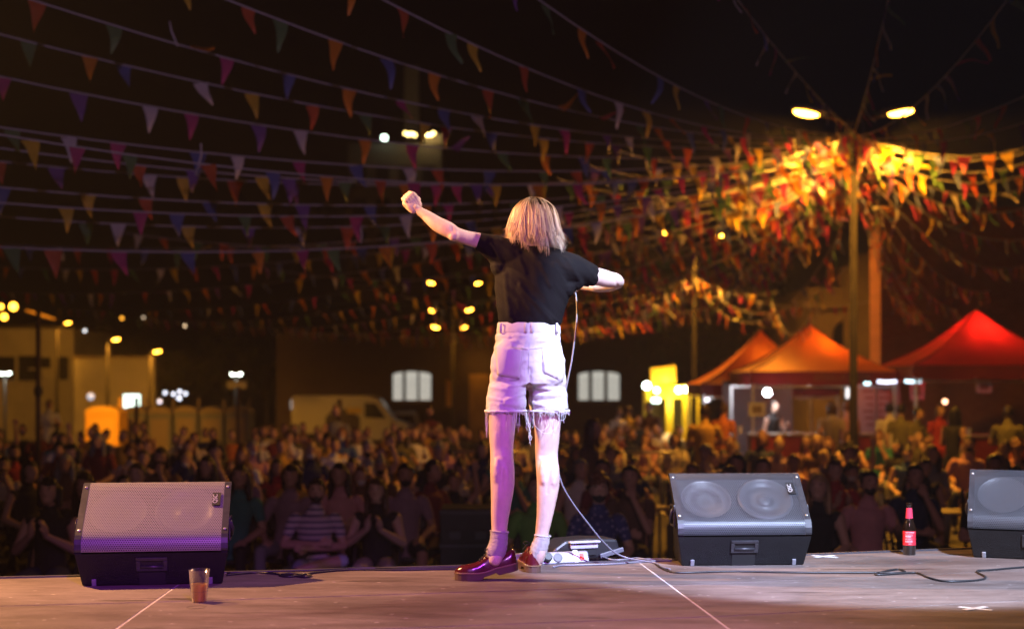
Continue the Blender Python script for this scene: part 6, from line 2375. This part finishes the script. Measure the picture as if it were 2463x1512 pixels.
seat('bearded man in a striped tee and pale shorts, legs crossed, in the front row', 752, 12.8, 'cross', stripes(), mat('shorts_pale', (0.42, 0.46, 0.60), 0.85), 'short', 'dark brown', rz=0.12, lower='hair', skin=0, sc_=0.95)
spots_cross = bpy.data.objects[-1] if False else None
seat('long-haired woman in a black sleeveless top clapping in the front row', 905, 12.9, 'clap', 'black', 'cream', 'long', 'brown', rz=0.0, skin=3, sc_=0.95)
seat('man in a mauve tee with a dark mask behind the clapping woman', 975, 14.1, 'lap', 'mauve', 'black', 'short', 'black', rz=0.1, lower='black')
seat('person in a maroon tee turned sideways near the flight case', 1040, 14.8, 'drink', 'maroon', 'mustard', 'short', 'dark brown', rz=0.9)
seat('woman in a grey-mauve tee behind the striped man on his left', 684, 14.0, 'lap2', 'mauve', 'grey', 'bob', 'dark brown', rz=-0.1)
seat('person in a pink tee between the striped man and the clapping woman', 826, 14.2, 'fold', 'pink', 'navy', 'long', 'black')
seat('woman in a blue floral dress and black face mask by the power strip', 1440, 12.2, 'lap', floral(), 'orange', 'curly', 'auburn', lower='black', skin=3)
seat('person in a bright green tee seated behind the performer legs', 1292, 12.4, 'lap', 'green', 'brown', 'short', 'brown')
seat('man resting his chin on his hand behind the masked woman', 1516, 13.8, 'chin', 'brown', 'black', 'short', 'dark brown', rz=-0.2)
seat('person in a dark red top just left of the chin-resting man', 1462, 15.0, 'clap2', 'maroon', 'black', 'short', 'black')
seat('woman in a yellow top with a white face mask above the bluish monitor', 1754, 13.7, 'lap', 'mustard', 'black', 'bob', 'brown', lower='white')
seat('fair long-haired woman in a black strapless top beside the bluish monitor', 1956, 12.5, 'bare', 'black', 'black', 'long', 'fair', skin=3, rz=-0.35)
seat('bearded man in a pale pink tee left of the bottle', 2090, 13.0, 'drink', 'pink', 'navy', 'short', 'dark brown', lower='hair', rz=0.1)
seat('man in a black tee with a pale blue face mask at the right edge', 2387, 13.0, 'fold', 'black', 'black', 'short', 'black', lower='white')
seat('man in a cream tee seated above the middle of the bluish monitor', 1818, 15.2, 'lap2', 'cream', 'brown', 'short', 'dark brown')
seat('person in a black top peering over the left monitor', 205, 12.6, 'lap', 'black', 'black', 'long', 'dark brown')
seat('dark-clothed person seated left of the left monitor', 118, 12.0, 'clap', 'black', 'navy', 'bob', 'black')
seat('man in a grey tee seated just right of the left monitor', 330, 14.2, 'drink', 'grey', 'black', 'short', 'brown')
seat('woman in a teal top between the left monitor and the striped man', 560, 13.9, 'lap2', 'teal', 'black', 'long', 'dark brown')
seat('person in a navy tee seated behind the bottle', 2200, 14.0, 'chin', 'navy', 'black', 'short', 'black')
seat('woman in a red top seated right of the fair-haired woman', 2020, 15.0, 'clap2', 'red', 'black', 'bun', 'brown')


def stand(label, px, D, *a, **k):
    X = FX(px, D)
    person(label, X, D, *a, group=GROUP_STAND, **k)
    spots.append((X, D))


stand('long-haired woman in a brown dress standing by the barrier', 1425, 16.6, 'stand', 'brown', 'brown', 'long', 'brown', rz=1.2, sc_=0.98)
stand('broad person in a mustard tee standing back-on left of the tents', 1694, 23.2, 'stand3', 'mustard', 'olive', 'short', 'dark brown', rz=2.9, sc_=1.02)
stand('person in an orange top standing at the corner of the middle tent', 1741, 27.2, 'stand2', 'orange', 'black', 'bun', 'brown', rz=2.5)
stand('person in a bright yellow tee standing left of the food stall', 1511, 36.5, 'stand', 'yellow', 'navy', 'short', 'brown', rz=2.6, sc_=1.04)
stand('person in a white tee beside the bright yellow tee', 1488, 36.2, 'stand2', 'white', 'grey', 'short', 'dark brown', rz=0.6)
stand('person in a pinkish white tee standing at the bar right of the lamp post', 2139, 27.6, 'stand2', 'white', 'grey', 'short', 'black', rz=2.8)
stand('person in an olive top standing next to the pinkish white tee', 2166, 26.6, 'stand', 'olive', 'black', 'short', 'black', rz=2.6)
stand('person in a dark green top standing between the two tents', 2207, 25.6, 'stand3', 'olive', 'black', 'short', 'black', rz=0.7, sc_=0.97)
stand('woman with long black hair standing under the red tent', 2296, 23.5, 'stand4', 'black', 'black', 'long', 'black', rz=2.2)
stand('broad man in an olive tee standing under the red tent at the right edge', 2424, 24.0, 'stand3', 'olive', 'black', 'short', 'dark brown', rz=2.7)
stand('bartender in a black tee reaching across the bar by the work lamp', 1862, 30.4, 'stand4', 'black', 'black', 'short', 'dark brown', rz=0.5)
stand('person in a cream tee leaning at the middle bar, left of two', 2000, 28.7, 'stand2', 'cream', 'navy', 'bob', 'brown', rz=2.9)
stand('person in a pale tee at the middle bar, right of two', 2036, 28.9, 'stand3', 'pink', 'black', 'short', 'auburn', rz=3.3)
stand('person in a bright yellow vest beside the six-headed lamp post', 1042, 50, 'stand', 'yellow', 'navy', 'short', 'brown', rz=0.3, sc_=1.03)
stand('person with a red top between the lantern and the black-haired woman', 2262, 26.5, 'stand', 'red', 'black', 'bob', 'brown', rz=0.2)
stand('person in a white tee standing near the yellow toilet', 118, 34, 'stand2', 'white', 'navy', 'short', 'brown', rz=0.5)
stand('person with a dark jacket standing right of the striped bar sign', 1560, 30.0, 'stand', 'brown', 'black', 'short', 'black', rz=-0.5)

# rows of listeners
POOL = ['lap', 'lap2', 'clap', 'clap2', 'fold', 'chin', 'drink', 'bare']
SH = ['black', 'black', 'white', 'grey', 'navy', 'red', 'mustard', 'olive', 'mauve', 'pink', 'blue', 'maroon', 'cream', 'brown', 'teal', 'black', 'navy']
HC = ['dark brown', 'black', 'brown', 'dark brown', 'black', 'fair', 'grey', 'auburn']


def ordw(n):
    a = ['', 'first', 'second', 'third', 'fourth', 'fifth', 'sixth', 'seventh', 'eighth', 'ninth', 'tenth', 'eleventh', 'twelfth', 'thirteenth', 'fourteenth', 'fifteenth', 'sixteenth', 'seventeenth', 'eighteenth', 'nineteenth', 'twentieth']
    return a[n] if n <= 20 else 'twenty-' + a[n - 20]


row = 3
D = 15.6
while D < 26.0:
    half = 0.365 * D
    xs = []
    x = -half + ar.uniform(0, 0.6)
    while x < half:
        xs.append(x)
        x += ar.uniform(0.66, 1.1) * (1.0 if ar.random() < 0.85 else 1.9)
    kth = 0
    for x in xs:
        y = D + ar.uniform(-.25, .25)
        px = CX + x * F / y
        if any(abs(x - a) < 0.5 and abs(y - b) < 0.55 for a, b in spots):
            continue
        if 1080 < px < 1650 and abs(y - 21.4) < 0.75:
            continue
        if abs(x - 5.28) < 0.45 and abs(y - 22) < 0.6:
            continue
        if any(abs(x - FX(q, w_)) < 0.35 and abs(y - w_) < 0.6 for q, w_ in ((92, 24), (328, 30))):
            continue
        kth += 1
        sh_, hc_ = ar.choice(SH), ar.choice(HC)
        ht = ar.choice(['short', 'short', 'short', 'long', 'long', 'bob', 'bun', 'curly'])
        low = ar.choice([None, None, None, 'hair', 'white', 'black'])
        if ht != 'short' and low == 'hair':
            low = None
        rz = ar.gauss(-0.25 * x / half, 0.3)
        spots.append((x, y))
        lab = 'listener in %s top with %s %s hair, %s from left in %s row' % (sh_, ht, hc_.replace('dark brown', 'dark'), ordw(kth), ordw(row))
        person(lab, x, y, 'wave' if ar.random() < 0.04 else ar.choice(POOL), sh_, ar.choice(['black', 'navy', 'grey', 'brown', 'cream', 'olive']), ht, hc_, rz, ar.uniform(0.85, 1.03), low)
        if D < 19.0:
            chair('folding chair under the listener %s from left in %s row' % (ordw(kth), ordw(row)), x, y + 0.02, rz)
    row += 1
    D += 1.3

# far rows that read as one mass
mb = MB()
fm = [SKIN[0], SKIN[2]] + [cloth(c) for c in ('black', 'navy', 'white', 'mustard', 'maroon', 'grey', 'olive', 'cream', 'orange')] + [hairm('dark brown'), hairm('brown')]
for _ in range(120):
    y = ar.uniform(26.4, 31.0)
    x = ar.uniform(-0.37 * y, 4.2 if y < 33 else 3.4)
    g = ground_z(x, y)
    st_ = ar.random() < 0.05
    up = 0.40 if st_ else 0.0
    s = ar.uniform(0.86, 1.0)
    c = ar.randrange(2, 11)
    q = lambda a, b, c_: (x + a * s, y + b * s, g + (c_ + up) * s)
    mb.tube([q(0, .03, .40), q(0, .05, .70), q(0, .04, .92), q(0, .03, 1.0)], [(.15, .11), (.15, .11), (.19, .12), (.09, .07)], 10, c)
    sk = ar.randrange(2)
    mb.ball(q(0, -.005, 1.2), (.08 * s, .095 * s, .115 * s), 10, sk)
    mb.ball(q(0, .018, 1.225), (.086 * s, .098 * s, .112 * s), 10, 11 + ar.randrange(2))
    for sd in (-1, 1):
        a = ar.uniform(0, 1)
        mb.tube([q(sd * .19, .03, .94), q(sd * .27, -.02, .72), q(sd * (.1 + .05 * a), -.25, .62 + .35 * a * a)], [.055, .045, .03], 7, c if ar.random() < 0.3 else sk)
        mb.tube([q(sd * .09, .02, .46), q(sd * .12, -.05 if st_ else -.38, .2 if st_ else .48), q(sd * .12, -.05 if st_ else -.36, -.38 if st_ else .04)], [.085, .065, .045], 7, ar.choice((2, 3, 7)))
tag(mb.build('crowd', fm, smooth=True, fix=False), 'dim mass of people filling the far side of the square', 'crowd', None, 'stuff')

# tables on the right
tbm = mat('table_wood', (0.30, 0.20, 0.10), 0.5, var=0.2, vscale=6)
for i, (px, D, lab) in enumerate(((1985, 13.6, 'small folding table beside the bluish monitor'), (2270, 15.6, 'small folding table behind the bottle'), (1640, 16.2, 'small folding table left of the bluish monitor'))):
    X = FX(px, D)
    t = thing('folding_table', lab, 'table', (X, D, 0), 0.1 * i, 'folding tables in the audience')
    MB().box((0, 0, 0.72), (0.75, 0.5, 0.03)).build('tabletop', tbm, t, bevel=0.005)
    for sx in (-1, 1):
        for sy in (-1, 1):
            MB().bar((sx * 0.33, sy * 0.2, 0), (sx * 0.33, sy * 0.2, 0.704), 0.025, up=Vector((0, 1, 0))).build('leg', chm, t)
    for j, (dx, dy) in enumerate(((-0.15, 0.05), (0.18, -0.08))):
        mb = MB()
        mb.lathe([(0.028, 0), (0.028, 0.13), (0.012, 0.19), (0.012, 0.24)], 12)
        tag(mb.build('table_bottle', mat('bottle_glass', (0.012, 0.006, 0.004), 0.08), loc=(X + dx, D + dy, 0.736), smooth=True), '%s bottle on the %s' % (('left', 'right')[j], lab), 'bottle', 'bottles on the tables')

# ------------------------------------------------------------------ lamp-lit night air
hz = bpy.data.materials.new('haze_air')
hz.use_nodes = True
nt = hz.node_tree
nt.nodes.remove(nt.nodes['Principled BSDF'])
pv = nt.nodes.new('ShaderNodeVolumePrincipled')
pv.inputs['Color'].default_value = (0.9, 0.88, 0.85, 1)
pv.inputs['Density'].default_value = 0.0010
pv.inputs['Anisotropy'].default_value = 0.2
nt.links.new(pv.outputs[0], nt.nodes['Material Output'].inputs['Volume'])
tag(MB().box((0, 320, 14.8), (812, 772, 34)).build('haze', hz), 'thin lamp-lit night haze over the square', 'haze', None, 'stuff')
